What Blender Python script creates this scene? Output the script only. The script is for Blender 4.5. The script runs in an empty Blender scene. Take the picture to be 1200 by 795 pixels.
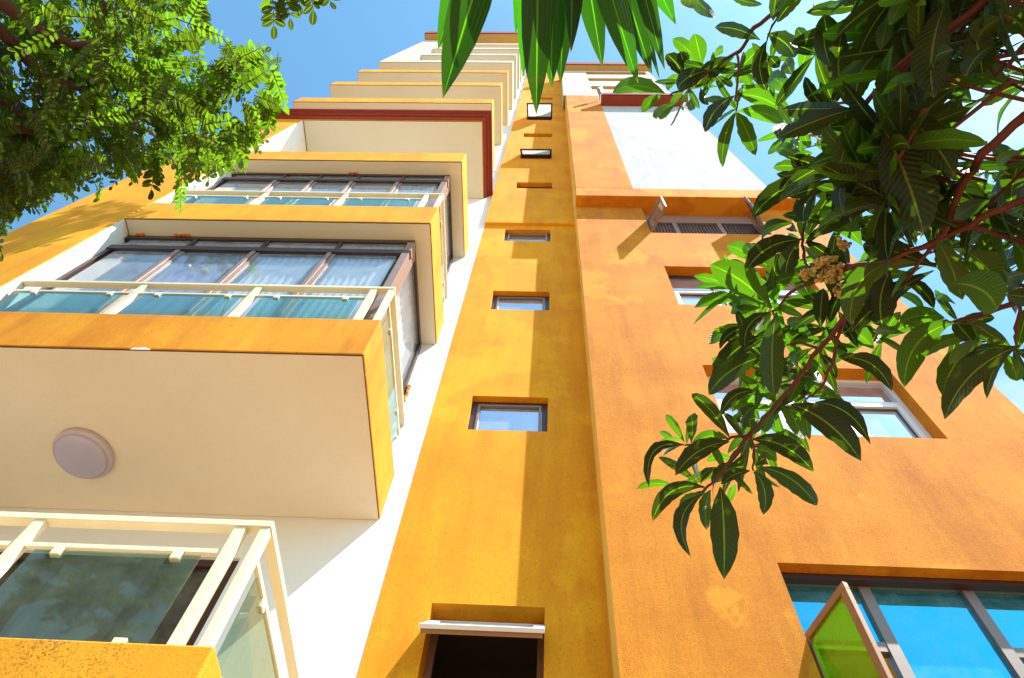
import bpy, bmesh, math, random
import numpy as np
from mathutils import Vector

random.seed(7)
SC = bpy.context.scene
COL = SC.collection
EYE = 1.6                                   # camera height; all z below are measured from the eye

# ------------------------------------------------------------------ camera
F, PIT, ROL, YAW = 861.029, 1.1145866, 0.1172697, -0.1046941
_cy, _sy = math.cos(YAW), math.sin(YAW)
FW = Vector((math.cos(PIT) * _sy, math.cos(PIT) * _cy, math.sin(PIT)))
_r0 = Vector((_cy, -_sy, 0)); _u0 = _r0.cross(FW)
RT = _r0 * math.cos(ROL) + _u0 * math.sin(ROL)
UP = -_r0 * math.sin(ROL) + _u0 * math.cos(ROL)
cam = bpy.data.objects.new('camera', bpy.data.cameras.new('camera'))
COL.objects.link(cam)
from mathutils import Matrix
cam.matrix_world = Matrix(((RT.x, UP.x, -FW.x, 0), (RT.y, UP.y, -FW.y, 0), (RT.z, UP.z, -FW.z, EYE), (0, 0, 0, 1)))
cam.data.sensor_width = 36.0
cam.data.lens = 36.0 * F / 1200.0
cam.data.clip_start = 0.05
cam.data.clip_end = 5000
SC.camera = cam


def at(px, py, dist):
    """a point in space (eye-relative) seen in that direction, dist metres away"""
    v = FW * F + RT * (px - 600) - UP * (py - 397.5)
    return v.normalized() * dist


# ------------------------------------------------------------------ materials
def new_mat(name):
    m = bpy.data.materials.new(name)
    m.use_nodes = True
    nt = m.node_tree
    nt.nodes.clear()
    out = nt.nodes.new('ShaderNodeOutputMaterial')
    return m, nt, out


def nd(nt, typ, **kw):
    n = nt.nodes.new(typ)
    for k, v in kw.items():
        if k in n.inputs:
            n.inputs[k].default_value = v
        else:
            setattr(n, k, v)
    return n


def noise(nt, scale, detail=4, rough=.55, vec=None):
    n = nd(nt, 'ShaderNodeTexNoise')
    n.inputs['Scale'].default_value = scale
    n.inputs['Detail'].default_value = detail
    n.inputs['Roughness'].default_value = rough
    if vec:
        nt.links.new(vec, n.inputs['Vector'])
    return n.outputs['Fac']


def ramp(nt, fac, stops):
    r = nd(nt, 'ShaderNodeValToRGB')
    e = r.color_ramp.elements
    while len(e) < len(stops):
        e.new(.5)
    for i, (p, c) in enumerate(stops):
        e[i].position = p
        e[i].color = (c[0], c[1], c[2], 1)
    nt.links.new(fac, r.inputs['Fac'])
    return r.outputs['Color']


def mix(nt, fac, a, b, mode='MIX'):
    m = nd(nt, 'ShaderNodeMix', data_type='RGBA', blend_type=mode)
    for s, v in ((m.inputs[0], fac), (m.inputs[6], a), (m.inputs[7], b)):
        if hasattr(v, 'is_output'):
            nt.links.new(v, s)
        elif isinstance(v, (tuple, list)):
            s.default_value = (v[0], v[1], v[2], 1)
        else:
            s.default_value = v
    return m.outputs[2]


def objvec(nt, sx=1, sy=1, sz=1):
    t = nd(nt, 'ShaderNodeTexCoord')
    mp = nd(nt, 'ShaderNodeMapping')
    mp.inputs['Scale'].default_value = (sx, sy, sz)
    nt.links.new(t.outputs['Object'], mp.inputs['Vector'])
    return mp.outputs['Vector']


def stucco(name, base, light, dark, bump=.5, specks=0.0, rough=.9, streak=.25, bscale=70, patch=0.0):
    m, nt, out = new_mat(name)
    v = objvec(nt)
    c = mix(nt, ramp(nt, noise(nt, 1.1, 5, .6, v), [(.3, (0, 0, 0)), (.7, (1, 1, 1))]), base, light)
    vs = objvec(nt, 3.5, 3.5, .45)
    st = ramp(nt, noise(nt, 1.6, 6, .65, vs), [(.45, (0, 0, 0)), (.75, (1, 1, 1))])
    mm = nd(nt, 'ShaderNodeMath', operation='MULTIPLY'); mm.inputs[1].default_value = streak
    nt.links.new(st, mm.inputs[0])
    c = mix(nt, mm.outputs[0], c, dark)
    g = ramp(nt, noise(nt, 55, 3, .7, v), [(.35, (0, 0, 0)), (.65, (1, 1, 1))])
    mg = nd(nt, 'ShaderNodeMath', operation='MULTIPLY'); mg.inputs[1].default_value = .22
    nt.links.new(g, mg.inputs[0])
    c = mix(nt, mg.outputs[0], c, dark)
    if patch:
        pa = ramp(nt, noise(nt, .8, 6, .62, objvec(nt, 1, 1, .8)), [(.57, (0, 0, 0)), (.60, (1, 1, 1))])
        mp_ = nd(nt, 'ShaderNodeMath', operation='MULTIPLY'); mp_.inputs[1].default_value = patch
        nt.links.new(pa, mp_.inputs[0])
        c = mix(nt, mp_.outputs[0], c, (light[0], light[1] * 1.12, light[2] * .9))
        g2 = ramp(nt, noise(nt, 130, 3, .8, objvec(nt, 1, 1, .35)), [(.50, (0, 0, 0)), (.66, (1, 1, 1))])
        mg2 = nd(nt, 'ShaderNodeMath', operation='MULTIPLY'); mg2.inputs[1].default_value = .45
        nt.links.new(g2, mg2.inputs[0])
        c = mix(nt, mg2.outputs[0], c, dark)
        pit = ramp(nt, noise(nt, 38, 2, .5, v), [(.70, (0, 0, 0)), (.74, (1, 1, 1))])
        mpt = nd(nt, 'ShaderNodeMath', operation='MULTIPLY'); mpt.inputs[1].default_value = .5
        nt.links.new(pit, mpt.inputs[0])
        c = mix(nt, mpt.outputs[0], c, (.20, .06, .01))
    if specks:
        sp = ramp(nt, noise(nt, 85, 4, .75, v), [(.525, (0, 0, 0)), (.58, (1, 1, 1))])
        sz = ramp(nt, noise(nt, 2.2, 3, .5, v), [(.40, (0, 0, 0)), (.62, (1, 1, 1))])
        ms = nd(nt, 'ShaderNodeMath', operation='MULTIPLY')
        nt.links.new(sp, ms.inputs[0]); nt.links.new(sz, ms.inputs[1])
        m2 = nd(nt, 'ShaderNodeMath', operation='MULTIPLY'); m2.inputs[1].default_value = specks
        nt.links.new(ms.outputs[0], m2.inputs[0])
        c = mix(nt, m2.outputs[0], c, (.09, .03, .006))
    p = nd(nt, 'ShaderNodeBsdfPrincipled'); p.inputs['Roughness'].default_value = rough
    p.inputs['Specular IOR Level'].default_value = .25
    nt.links.new(c, p.inputs['Base Color'])
    b = nd(nt, 'ShaderNodeBump'); b.inputs['Strength'].default_value = bump; b.inputs['Distance'].default_value = .012
    h1 = noise(nt, bscale, 4, .65, v); h2 = noise(nt, 9, 3, .5, v)
    ad = nd(nt, 'ShaderNodeMath', operation='MULTIPLY_ADD'); ad.inputs[1].default_value = .6
    nt.links.new(h2, ad.inputs[0]); nt.links.new(h1, ad.inputs[2])
    nt.links.new(ad.outputs[0], b.inputs['Height'])
    nt.links.new(b.outputs[0], p.inputs['Normal'])
    nt.links.new(p.outputs[0], out.inputs[0])
    return m


def plain(name, col, rough=.5, metal=0.0, spec=.5, var=.12, vscale=14, bump=0.0):
    m, nt, out = new_mat(name)
    v = objvec(nt)
    d = tuple(x * (1 - var * 2) for x in col)
    c = mix(nt, noise(nt, vscale, 4, .6, v), col, d)
    p = nd(nt, 'ShaderNodeBsdfPrincipled')
    p.inputs['Roughness'].default_value = rough; p.inputs['Metallic'].default_value = metal
    p.inputs['Specular IOR Level'].default_value = spec
    nt.links.new(c, p.inputs['Base Color'])
    if bump:
        b = nd(nt, 'ShaderNodeBump'); b.inputs['Strength'].default_value = bump; b.inputs['Distance'].default_value = .004
        nt.links.new(noise(nt, vscale * 5, 3, .6, v), b.inputs['Height']); nt.links.new(b.outputs[0], p.inputs['Normal'])
    nt.links.new(p.outputs[0], out.inputs[0])
    return m


def mirror_glass(name, col, rough=.03, wob=.15):
    """coated reflective window glass"""
    m, nt, out = new_mat(name)
    v = objvec(nt)
    p = nd(nt, 'ShaderNodeBsdfPrincipled')
    c = mix(nt, noise(nt, 1.7, 3, .5, v), col, tuple(x * .8 for x in col))
    nt.links.new(c, p.inputs['Base Color'])
    p.inputs['Metallic'].default_value = .9; p.inputs['Roughness'].default_value = rough
    b = nd(nt, 'ShaderNodeBump'); b.inputs['Strength'].default_value = wob; b.inputs['Distance'].default_value = .02
    nt.links.new(noise(nt, 2.2, 2, .5, v), b.inputs['Height']); nt.links.new(b.outputs[0], p.inputs['Normal'])
    df = nd(nt, 'ShaderNodeBsdfDiffuse'); df.inputs[0].default_value = (*[.35 + .5 * x for x in col], 1)
    du = ramp(nt, noise(nt, 7, 6, .65, v), [(.35, (.04, .04, .04)), (.75, (.22, .22, .22))])
    mx = nd(nt, 'ShaderNodeMixShader'); nt.links.new(du, mx.inputs[0])
    nt.links.new(p.outputs[0], mx.inputs[1]); nt.links.new(df.outputs[0], mx.inputs[2])
    nt.links.new(mx.outputs[0], out.inputs[0])
    return m


def clear_glass(name, tint, refl=.12, rough=.02, smear=.06, scol=(.6, .75, .72)):
    """a thin pane: transparent tint, a reflection that grows at grazing angles, a mottled diffuse film"""
    m, nt, out = new_mat(name)
    v = objvec(nt)
    tr = nd(nt, 'ShaderNodeBsdfTransparent'); tr.inputs[0].default_value = (*tint, 1)
    gl = nd(nt, 'ShaderNodeBsdfGlossy'); gl.inputs['Roughness'].default_value = rough
    fr = nd(nt, 'ShaderNodeLayerWeight'); fr.inputs['Blend'].default_value = .5
    pw = nd(nt, 'ShaderNodeMath', operation='POWER'); pw.inputs[1].default_value = 5.0
    nt.links.new(fr.outputs['Facing'], pw.inputs[0])
    a = nd(nt, 'ShaderNodeMath', operation='MULTIPLY_ADD'); a.inputs[1].default_value = .95; a.inputs[2].default_value = refl
    a.use_clamp = True
    nt.links.new(pw.outputs[0], a.inputs[0])
    df = nd(nt, 'ShaderNodeBsdfDiffuse'); df.inputs[0].default_value = (*scol, 1)
    m0 = nd(nt, 'ShaderNodeMixShader')
    s = nd(nt, 'ShaderNodeMath', operation='MULTIPLY'); s.inputs[1].default_value = smear * 2
    nt.links.new(noise(nt, 6, 5, .6, v), s.inputs[0]); nt.links.new(s.outputs[0], m0.inputs[0])
    nt.links.new(tr.outputs[0], m0.inputs[1]); nt.links.new(df.outputs[0], m0.inputs[2])
    m1 = nd(nt, 'ShaderNodeMixShader')
    nt.links.new(a.outputs[0], m1.inputs[0]); nt.links.new(m0.outputs[0], m1.inputs[1]); nt.links.new(gl.outputs[0], m1.inputs[2])
    nt.links.new(m1.outputs[0], out.inputs[0])
    return m


def leaf_mat(name, dark, lite, vein, trans, tw=.42, rough=.33, lateral=0.0, stripes=0.0, midw=.07, odd=None):
    m, nt, out = new_mat(name)
    at_ = nd(nt, 'ShaderNodeAttribute'); at_.attribute_name = 'tint'
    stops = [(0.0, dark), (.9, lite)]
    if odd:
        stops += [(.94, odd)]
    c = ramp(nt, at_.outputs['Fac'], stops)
    tc = nd(nt, 'ShaderNodeTexCoord')
    sp = nd(nt, 'ShaderNodeSeparateXYZ'); nt.links.new(tc.outputs['UV'], sp.inputs[0])
    ab = nd(nt, 'ShaderNodeMath', operation='ABSOLUTE'); nt.links.new(sp.outputs['Y'], ab.inputs[0])
    lt = nd(nt, 'ShaderNodeMath', operation='LESS_THAN'); lt.inputs[1].default_value = midw
    nt.links.new(ab.outputs[0], lt.inputs[0])
    h = None
    if lateral:
        a = nd(nt, 'ShaderNodeMath', operation='MULTIPLY'); a.inputs[1].default_value = 105.0
        nt.links.new(sp.outputs['X'], a.inputs[0])
        b = nd(nt, 'ShaderNodeMath', operation='MULTIPLY_ADD'); b.inputs[1].default_value = -14.0
        nt.links.new(ab.outputs[0], b.inputs[0]); nt.links.new(a.outputs[0], b.inputs[2])
        s = nd(nt, 'ShaderNodeMath', operation='SINE'); nt.links.new(b.outputs[0], s.inputs[0])
        h = s.outputs[0]
    if stripes:
        a = nd(nt, 'ShaderNodeMath', operation='MULTIPLY'); a.inputs[1].default_value = stripes
        nt.links.new(sp.outputs['Y'], a.inputs[0])
        s = nd(nt, 'ShaderNodeMath', operation='SINE'); nt.links.new(a.outputs[0], s.inputs[0])
        h = s.outputs[0]
    if h is not None:
        pw = nd(nt, 'ShaderNodeMath', operation='GREATER_THAN'); pw.inputs[1].default_value = .86
        nt.links.new(h, pw.inputs[0])
        k = nd(nt, 'ShaderNodeMath', operation='MULTIPLY'); k.inputs[1].default_value = .04
        nt.links.new(pw.outputs[0], k.inputs[0])
        c = mix(nt, k.outputs[0], c, vein)
    c = mix(nt, lt.outputs[0], c, vein)
    tip = nd(nt, 'ShaderNodeMapRange'); tip.inputs['From Min'].default_value = .93; tip.inputs['From Max'].default_value = 1.0; tip.inputs['To Max'].default_value = .7
    nt.links.new(sp.outputs['X'], tip.inputs['Value'])
    c = mix(nt, tip.outputs[0], c, (.22, .15, .02))
    spots = ramp(nt, noise(nt, 26, 2, .5, tc.outputs['Object']), [(.70, (0, 0, 0)), (.74, (1, 1, 1))])
    sk = nd(nt, 'ShaderNodeMath', operation='MULTIPLY'); sk.inputs[1].default_value = .55
    nt.links.new(spots, sk.inputs[0])
    c = mix(nt, sk.outputs[0], c, (.10, .055, .012))
    p = nd(nt, 'ShaderNodeBsdfPrincipled'); p.inputs['Roughness'].default_value = rough
    p.inputs['Specular IOR Level'].default_value = .35
    nt.links.new(c, p.inputs['Base Color'])
    if h is not None:
        b = nd(nt, 'ShaderNodeBump'); b.inputs['Strength'].default_value = .3; b.inputs['Distance'].default_value = .004
        nt.links.new(h, b.inputs['Height']); nt.links.new(b.outputs[0], p.inputs['Normal'])
    t = nd(nt, 'ShaderNodeBsdfTranslucent')
    thin = ramp(nt, at_.outputs['Fac'], [(0, (.22 * trans[0], .10 * trans[1], trans[2] * .2)), (.45, (.5 * trans[0], .38 * trans[1], trans[2] * .4)), (.8, trans)])
    tcx = mix(nt, .6, c, thin)
    tcx = mix(nt, lt.outputs[0], tcx, (trans[0] * 1.5, trans[1] * 1.1, trans[2]))
    nt.links.new(tcx, t.inputs[0])
    ms = nd(nt, 'ShaderNodeMixShader'); ms.inputs[0].default_value = tw
    nt.links.new(p.outputs[0], ms.inputs[1]); nt.links.new(t.outputs[0], ms.inputs[2])
    nt.links.new(ms.outputs[0], out.inputs[0])
    return m


M = {}
M['orange'] = stucco('orange_stucco', (.75, .300, .007), (.86, .42, .014), (.46, .138, .004), bump=.34, streak=.45, bscale=120, patch=.35)
M['ochre'] = stucco('ochre_paint', (.52, .33, .10), (.58, .38, .13), (.42, .25, .07), bump=.2)
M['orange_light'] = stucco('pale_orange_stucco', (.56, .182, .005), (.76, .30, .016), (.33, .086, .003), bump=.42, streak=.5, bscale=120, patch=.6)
M['orange_dirty'] = stucco('weathered_orange_stucco', (.70, .27, .009), (.80, .38, .018), (.44, .14, .006), bump=.28, specks=.65, bscale=110)
M['orange_parapet'] = stucco('orange_parapet_stucco', (.68, .25, .008), (.82, .38, .018), (.44, .13, .005), bump=.35, bscale=110, streak=.6, patch=.3)
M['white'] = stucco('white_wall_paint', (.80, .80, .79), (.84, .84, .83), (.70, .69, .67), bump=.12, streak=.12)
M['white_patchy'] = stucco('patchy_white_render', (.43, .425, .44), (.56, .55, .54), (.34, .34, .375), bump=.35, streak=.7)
M['yellow_return'] = stucco('pale_yellow_bounce_tone', (.80, .56, .12), (.84, .62, .17), (.66, .44, .08), bump=.3)  # paler yellow puts bounced light into the colour of the return
M['cream'] = stucco('cream_paint', (.56, .52, .43), (.62, .58, .48), (.47, .42, .33), bump=.10, streak=.12)
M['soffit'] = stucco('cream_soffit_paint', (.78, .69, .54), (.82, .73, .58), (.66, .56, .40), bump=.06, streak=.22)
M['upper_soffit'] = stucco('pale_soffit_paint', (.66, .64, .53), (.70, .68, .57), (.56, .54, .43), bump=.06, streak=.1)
M['red_trim'] = plain('red_brown_trim_paint', (.34, .036, .009), .55, var=.2, vscale=5, bump=.15)
M['rail'] = plain('white_rail_paint', (.86, .78, .54), .35, var=.1, vscale=9, bump=.1)
M['bronze'] = plain('dark_bronze_frame', (.055, .022, .016), .4, var=.15)
M['brown_frame'] = plain('brown_window_frame', (.34, .22, .18), .4, var=.15)
M['tan_frame'] = plain('tan_sash_frame', (.34, .17, .075), .4, var=.15)
M['white_frame'] = plain('white_window_frame', (.80, .80, .84), .35, var=.06)
M['grey_frame'] = plain('taupe_aluminium_frame', (.25, .19, .165), .4, metal=.2, var=.1)
M['black'] = plain('dark_interior', (.035, .024, .016), .8, var=.1)
M['blue_glass'] = mirror_glass('blue_reflective_glass', (.02, .55, .80))
M['pale_glass'] = mirror_glass('pale_reflective_glass', (.72, .78, .90))
M['grey_glass'] = mirror_glass('grey_reflective_glass', (.40, .47, .52))
M['dark_glass'] = mirror_glass('dark_reflective_glass', (.07, .08, .07), .06)
M['tree_reflection_glass'] = clear_glass('sash_glass_green_reflection', (.40, .85, .10), .10, smear=.30, scol=(.34, .66, .02))  # green of reflected foliage painted into the pane's tint and diffuse colour
M['clear_glass'] = clear_glass('clear_window_glass', (.92, .95, .97), .07, smear=.16, scol=(.80, .85, .95))  # diffuse white added to the colour in place of a stronger pale reflection
M['rail_glass'] = clear_glass('green_edged_railing_glass', (.62, .84, .79), .10, smear=.07, scol=(.35, .60, .55))
M['grey_rail_glass'] = clear_glass('grey_green_railing_glass', (.66, .76, .66), .06, smear=.12, scol=(.30, .36, .28))
M['curtain_purple'] = plain('lilac_curtain_cloth', (.42, .36, .62), .9, spec=.1, var=.15, vscale=8)
M['curtain_white'] = plain('white_curtain_cloth', (.86, .87, .93), .9, spec=.1, var=.06, vscale=8)
M['bounce_lit_soffit'] = stucco('bounce_lit_soffit_paint', (.86, .82, .68), (.88, .84, .70), (.76, .72, .58), bump=.06, streak=.1)  # soffit paint lightened in colour to replace bounce light blocked by the glazing
M['lamp_glass'] = plain('opal_lamp_glass', (.48, .44, .58), .25, var=.04)
M['lamp_rim'] = plain('lamp_rim_plastic', (.52, .45, .52), .4, var=.05)
M['metal'] = plain('grey_metal', (.42, .44, .50), .35, metal=.6, var=.1)
M['frosted'] = plain('frosted_pane', (.80, .80, .78), .25, var=.05)
_t = M['frosted'].node_tree; _tl = _t.nodes.new('ShaderNodeBsdfTranslucent'); _tl.inputs[0].default_value = (.85, .85, .82, 1)
_mx = _t.nodes.new('ShaderNodeMixShader'); _mx.inputs[0].default_value = .65
_o = [n for n in _t.nodes if n.type == 'OUTPUT_MATERIAL'][0]; _p = [n for n in _t.nodes if n.type == 'BSDF_PRINCIPLED'][0]
_t.links.new(_p.outputs[0], _mx.inputs[1]); _t.links.new(_tl.outputs[0], _mx.inputs[2]); _t.links.new(_mx.outputs[0], _o.inputs[0])
M['foam'] = plain('orange_sealing_foam', (.80, .26, .03), .9, var=.25, vscale=30, bump=.6)
M['chip'] = plain('bare_white_plaster', (.80, .78, .74), .9, var=.1)
M['crack'] = plain('dark_joint_line', (.10, .04, .015), .9, var=.2, vscale=30)
M['bark_red'] = plain('red_brown_bark', (.20, .034, .015), .7, var=.3, vscale=30, bump=.5)
M['bark_brown'] = plain('brown_bark', (.12, .038, .013), .8, var=.3, vscale=25, bump=.6)
M['palm_bark'] = plain('palm_bark', (.16, .12, .08), .9, var=.3, vscale=20, bump=.8)
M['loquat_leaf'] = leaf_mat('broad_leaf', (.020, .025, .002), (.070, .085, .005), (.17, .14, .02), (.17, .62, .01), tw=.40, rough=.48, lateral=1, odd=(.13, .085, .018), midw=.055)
M['small_leaf'] = leaf_mat('small_leaflet', (.022, .050, .004), (.095, .15, .010), (.10, .15, .02), (.26, .62, .014), tw=.50, rough=.28, odd=(.55, .28, .01))
M['palm_leaf'] = leaf_mat('palm_leaflet', (.012, .058, .006), (.026, .11, .010), (.09, .20, .02), (.10, .60, .012), tw=.42, rough=.3, stripes=26, midw=.05)
M['flower'] = plain('cream_flower_bud', (.78, .48, .13), .8, var=.3, vscale=60)


# ------------------------------------------------------------------ mesh helper
class MB:
    def __init__(s):
        s.v = []; s.f = []; s.uv = None; s.tint = None

    def quad(s, a, b, c, d):
        n = len(s.v)
        s.v += [tuple(a), tuple(b), tuple(c), tuple(d)]
        s.f.append((n, n + 1, n + 2, n + 3))

    def box(s, x0, x1, y0, y1, z0, z1):
        x0, x1 = min(x0, x1), max(x0, x1); y0, y1 = min(y0, y1), max(y0, y1); z0, z1 = min(z0, z1), max(z0, z1)
        n = len(s.v)
        s.v += [(x0, y0, z0), (x1, y0, z0), (x1, y1, z0), (x0, y1, z0), (x0, y0, z1), (x1, y0, z1), (x1, y1, z1), (x0, y1, z1)]
        for q in ((0, 3, 2, 1), (4, 5, 6, 7), (0, 1, 5, 4), (1, 2, 6, 5), (2, 3, 7, 6), (3, 0, 4, 7)):
            s.f.append(tuple(n + i for i in q))

    def bar(s, a, b, w, h, up=(0, 0, 1)):
        """a square bar from a to b"""
        a, b, up = Vector(a), Vector(b), Vector(up)
        d = (b - a).normalized()
        sx = d.cross(up).normalized(); sz = sx.cross(d).normalized()
        n = len(s.v)
        for p in (a, b):
            for i, j in ((-1, -1), (1, -1), (1, 1), (-1, 1)):
                s.v.append(tuple(p + sx * (i * w / 2) + sz * (j * h / 2)))
        for q in ((3, 2, 1, 0), (4, 5, 6, 7), (0, 1, 5, 4), (1, 2, 6, 5), (2, 3, 7, 6), (3, 0, 4, 7)):
            s.f.append(tuple(n + i for i in q))

    def tube(s, pts, radii, n=7):
        pts = [Vector(p) for p in pts]
        base = len(s.v)
        prev = None
        for i, p in enumerate(pts):
            d = (pts[min(i + 1, len(pts) - 1)] - pts[max(i - 1, 0)]).normalized()
            x = prev if prev is not None else (Vector((0, 0, 1)) if abs(d.z) < .9 else Vector((1, 0, 0)))
            x = (x - d * x.dot(d)).normalized(); y = d.cross(x); prev = x
            for k in range(n):
                t = 2 * math.pi * k / n
                s.v.append(tuple(p + (x * math.cos(t) + y * math.sin(t)) * radii[i]))
        for i in range(len(pts) - 1):
            for k in range(n):
                a = base + i * n + k; b = base + i * n + (k + 1) % n
                s.f.append((a, b, b + n, a + n))
        s.f.append(tuple(base + k for k in range(n))[::-1])
        s.f.append(tuple(base + (len(pts) - 1) * n + k for k in range(n)))

    def disc(s, c, r, h, n=40, dome=0.0):
        """a round plate hanging below z=c.z"""
        rings = [(r, 0), (r, -h * .7), (r * .93, -h), (r * .55, -h - dome * .7), (0.001, -h - dome)]
        base = len(s.v)
        for rr, zz in rings:
            for k in range(n):
                t = 2 * math.pi * k / n
                s.v.append((c[0] + rr * math.cos(t), c[1] + rr * math.sin(t), c[2] + zz))
        for i in range(len(rings) - 1):
            for k in range(n):
                a = base + i * n + k; b = base + i * n + (k + 1) % n
                s.f.append((a, b, b + n, a + n))

    def build(s, name, mat, parent=None, smooth=False, bevel=0.0, label=None):
        me = bpy.data.meshes.new(name)
        me.from_pydata([(x, y, z + EYE) for x, y, z in s.v], [], s.f)
        if s.uv is not None:
            l = me.uv_layers.new(name='UVMap')
            arr = np.array(s.uv, dtype=np.float32)
            idx = np.empty(len(me.loops), dtype=np.int32); me.loops.foreach_get('vertex_index', idx)
            l.data.foreach_set('uv', arr[idx].ravel())
        if s.tint is not None:
            a = me.attributes.new('tint', 'FLOAT', 'POINT'); a.data.foreach_set('value', s.tint)
        if smooth:
            me.polygons.foreach_set('use_smooth', [True] * len(me.polygons))
        else:
            bm = bmesh.new(); bm.from_mesh(me); bmesh.ops.recalc_face_normals(bm, faces=bm.faces); bm.to_mesh(me); bm.free()
        me.materials.append(mat)
        o = bpy.data.objects.new(name, me); COL.objects.link(o)
        if parent:
            o.parent = parent
        if bevel:
            b = o.modifiers.new('bevel', 'BEVEL'); b.width = bevel; b.segments = 2; b.limit_method = 'ANGLE'
        if label:
            o['label'] = label
        return o


def thing(name, label, cat, group=None, obj=None):
    o = obj
    if o is None:
        o = bpy.data.objects.new(name, None); COL.objects.link(o)
    o['label'] = label; o['category'] = cat
    if group:
        o['group'] = group
    return o


def wall(name, mat, parent, y, x0, x1, z0, z1, holes=(), depth=.2, sides=(), label=None, depths=None):
    """a frontal wall at depth y, cut by openings with reveals; sides = extra quads"""
    m = MB()
    xs = sorted({x0, x1, *[h[0] for h in holes], *[h[1] for h in holes]})
    zs = sorted({z0, z1, *[h[2] for h in holes], *[h[3] for h in holes]})
    for i in range(len(xs) - 1):
        for j in range(len(zs) - 1):
            cx, cz = (xs[i] + xs[i + 1]) / 2, (zs[j] + zs[j + 1]) / 2
            if any(h[0] < cx < h[1] and h[2] < cz < h[3] for h in holes):
                continue
            m.quad((xs[i], y, zs[j]), (xs[i + 1], y, zs[j]), (xs[i + 1], y, zs[j + 1]), (xs[i], y, zs[j + 1]))
    for k, (a, b, c, d) in enumerate(holes):
        e = y + (depths[k] if depths else depth)
        m.quad((a, y, c), (b, y, c), (b, e, c), (a, e, c)); m.quad((a, y, d), (a, e, d), (b, e, d), (b, y, d))
        m.quad((a, y, c), (a, e, c), (a, e, d), (a, y, d)); m.quad((b, y, c), (b, y, d), (b, e, d), (b, e, c))
    for q in sides:
        m.quad(*q)
    return m.build(name, mat, parent, label=label)


def ring(m, x0, x1, z0, z1, y, w, d):
    """a rectangular frame of four butted bars"""
    m.box(x0, x1, y, y + d, z1 - w, z1); m.box(x0, x1, y, y + d, z0, z0 + w)
    m.box(x0, x0 + w, y, y + d, z0 + w, z1 - w); m.box(x1 - w, x1, y, y + d, z0 + w, z1 - w)


# ------------------------------------------------------------------ the building
Y0, Y1, Y3, Y4, YT = 2.4535, 3.984, 3.664, 3.456, 3.925
XL, XP, XB, XT, XR, XE, XE2 = -5.845, -4.87, -1.326, -1.152, .4795, 4.52, 4.06
XU, XV, XW, XX, XQ = -.766, .036, 1.665, 3.598, 1.556
ZO, ZV = 13.02, 12.836
G = -EYE
BACK = 12.0
B = thing('apartment_building', 'tall orange and white apartment building with stacked balconies, narrow window shaft and recessed windows', 'building')

# right block ---------------------------------------------------------
A_ = (XW, XX, 11.55, ZO - .006); B_ = (XW, XX, 8.62, 10.0); C_ = (XW, XX, 5.687, 6.99); D_ = (XW - .01, XX, 2.30, 4.035)
wall('facade_wall', M['orange_light'], B, Y3, XR, XE, G, ZO, [A_, B_, C_, D_], .20,
     sides=[((XE, Y3, G), (XE, BACK, G), (XE, BACK, ZO), (XE, Y3, ZO))])
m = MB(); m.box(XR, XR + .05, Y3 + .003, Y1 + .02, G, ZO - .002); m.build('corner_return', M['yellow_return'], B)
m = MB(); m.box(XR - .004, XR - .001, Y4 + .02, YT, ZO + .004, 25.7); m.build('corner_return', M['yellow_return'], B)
m = MB()                                    # the projecting band and frame above
m.box(XR, XE, Y4, Y3 + .196, ZO - .0, ZO + .55)
m.box(XR, XQ, Y4, Y1 + .5, ZO + .552, 25.80)
m.build('upper_band', M['orange_light'], B, bevel=.012)
m = MB(); m.box(XE - .3, XE, Y3 + .2, BACK, ZO + .002, ZO + .55); m.build('upper_band', M['orange_light'], B)
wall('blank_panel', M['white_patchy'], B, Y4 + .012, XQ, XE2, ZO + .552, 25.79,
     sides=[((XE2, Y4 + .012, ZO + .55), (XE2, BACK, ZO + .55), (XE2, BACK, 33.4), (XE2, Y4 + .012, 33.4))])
m = MB(); m.box(XE2 + .004, XE2 + .022, Y4 + .02, Y4 + .12, ZO + .552, 33.0); m.build('edge_strip', M['red_trim'], B)
m = MB(); m.box(XQ - .02, XE2 + .12, 3.17, Y4 + .004, 23.66, 24.0); m.box(XQ - .02, XE2 + .12, 3.13, 3.166, 23.72, 24.1)
m.build('red_ledge', M['red_trim'], B, bevel=.01)
slots = [(1.42, 3.9, 27.40, 28.34), (1.42, 3.9, 29.80, 30.75), (1.42, 3.9, 32.0, 32.95)]
wall('crown_wall', M['cream'], B, Y4 - .004, .40, XE2, 25.805, 33.4, slots, .8,
     sides=[((.40, Y4 - .004, 25.805), (.40, Y1, 25.805), (.40, Y1, 33.4), (.40, Y4 - .004, 33.4))])
for a, b, c, d in slots:
    m = MB(); m.box(a + .004, b - .004, Y4 + .01, Y4 + .79, d - .02, d - .004); o = m.build('slot_soffit', M['ochre'], B)
    m = MB(); m.box(a - .1, b + .1, Y4 + .80, Y4 + .84, c - .1, d + .1); m.build('slot_backing', M['ochre'], o)
m = MB(); m.box(.36, XE2 + .1, Y4 - .22, Y1 + 1.5, 33.42, 33.75); m.build('roof_cornice', M['ochre'], B)
m = MB(); m.box(.33, XE2 + .13, Y4 - .27, Y4 - .223, 33.44, 34.2); m.box(.33, .357, Y4 - .22, Y1 + 1.5, 33.44, 34.2)
m.build('cornice_edge', M['red_trim'], B)

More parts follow.
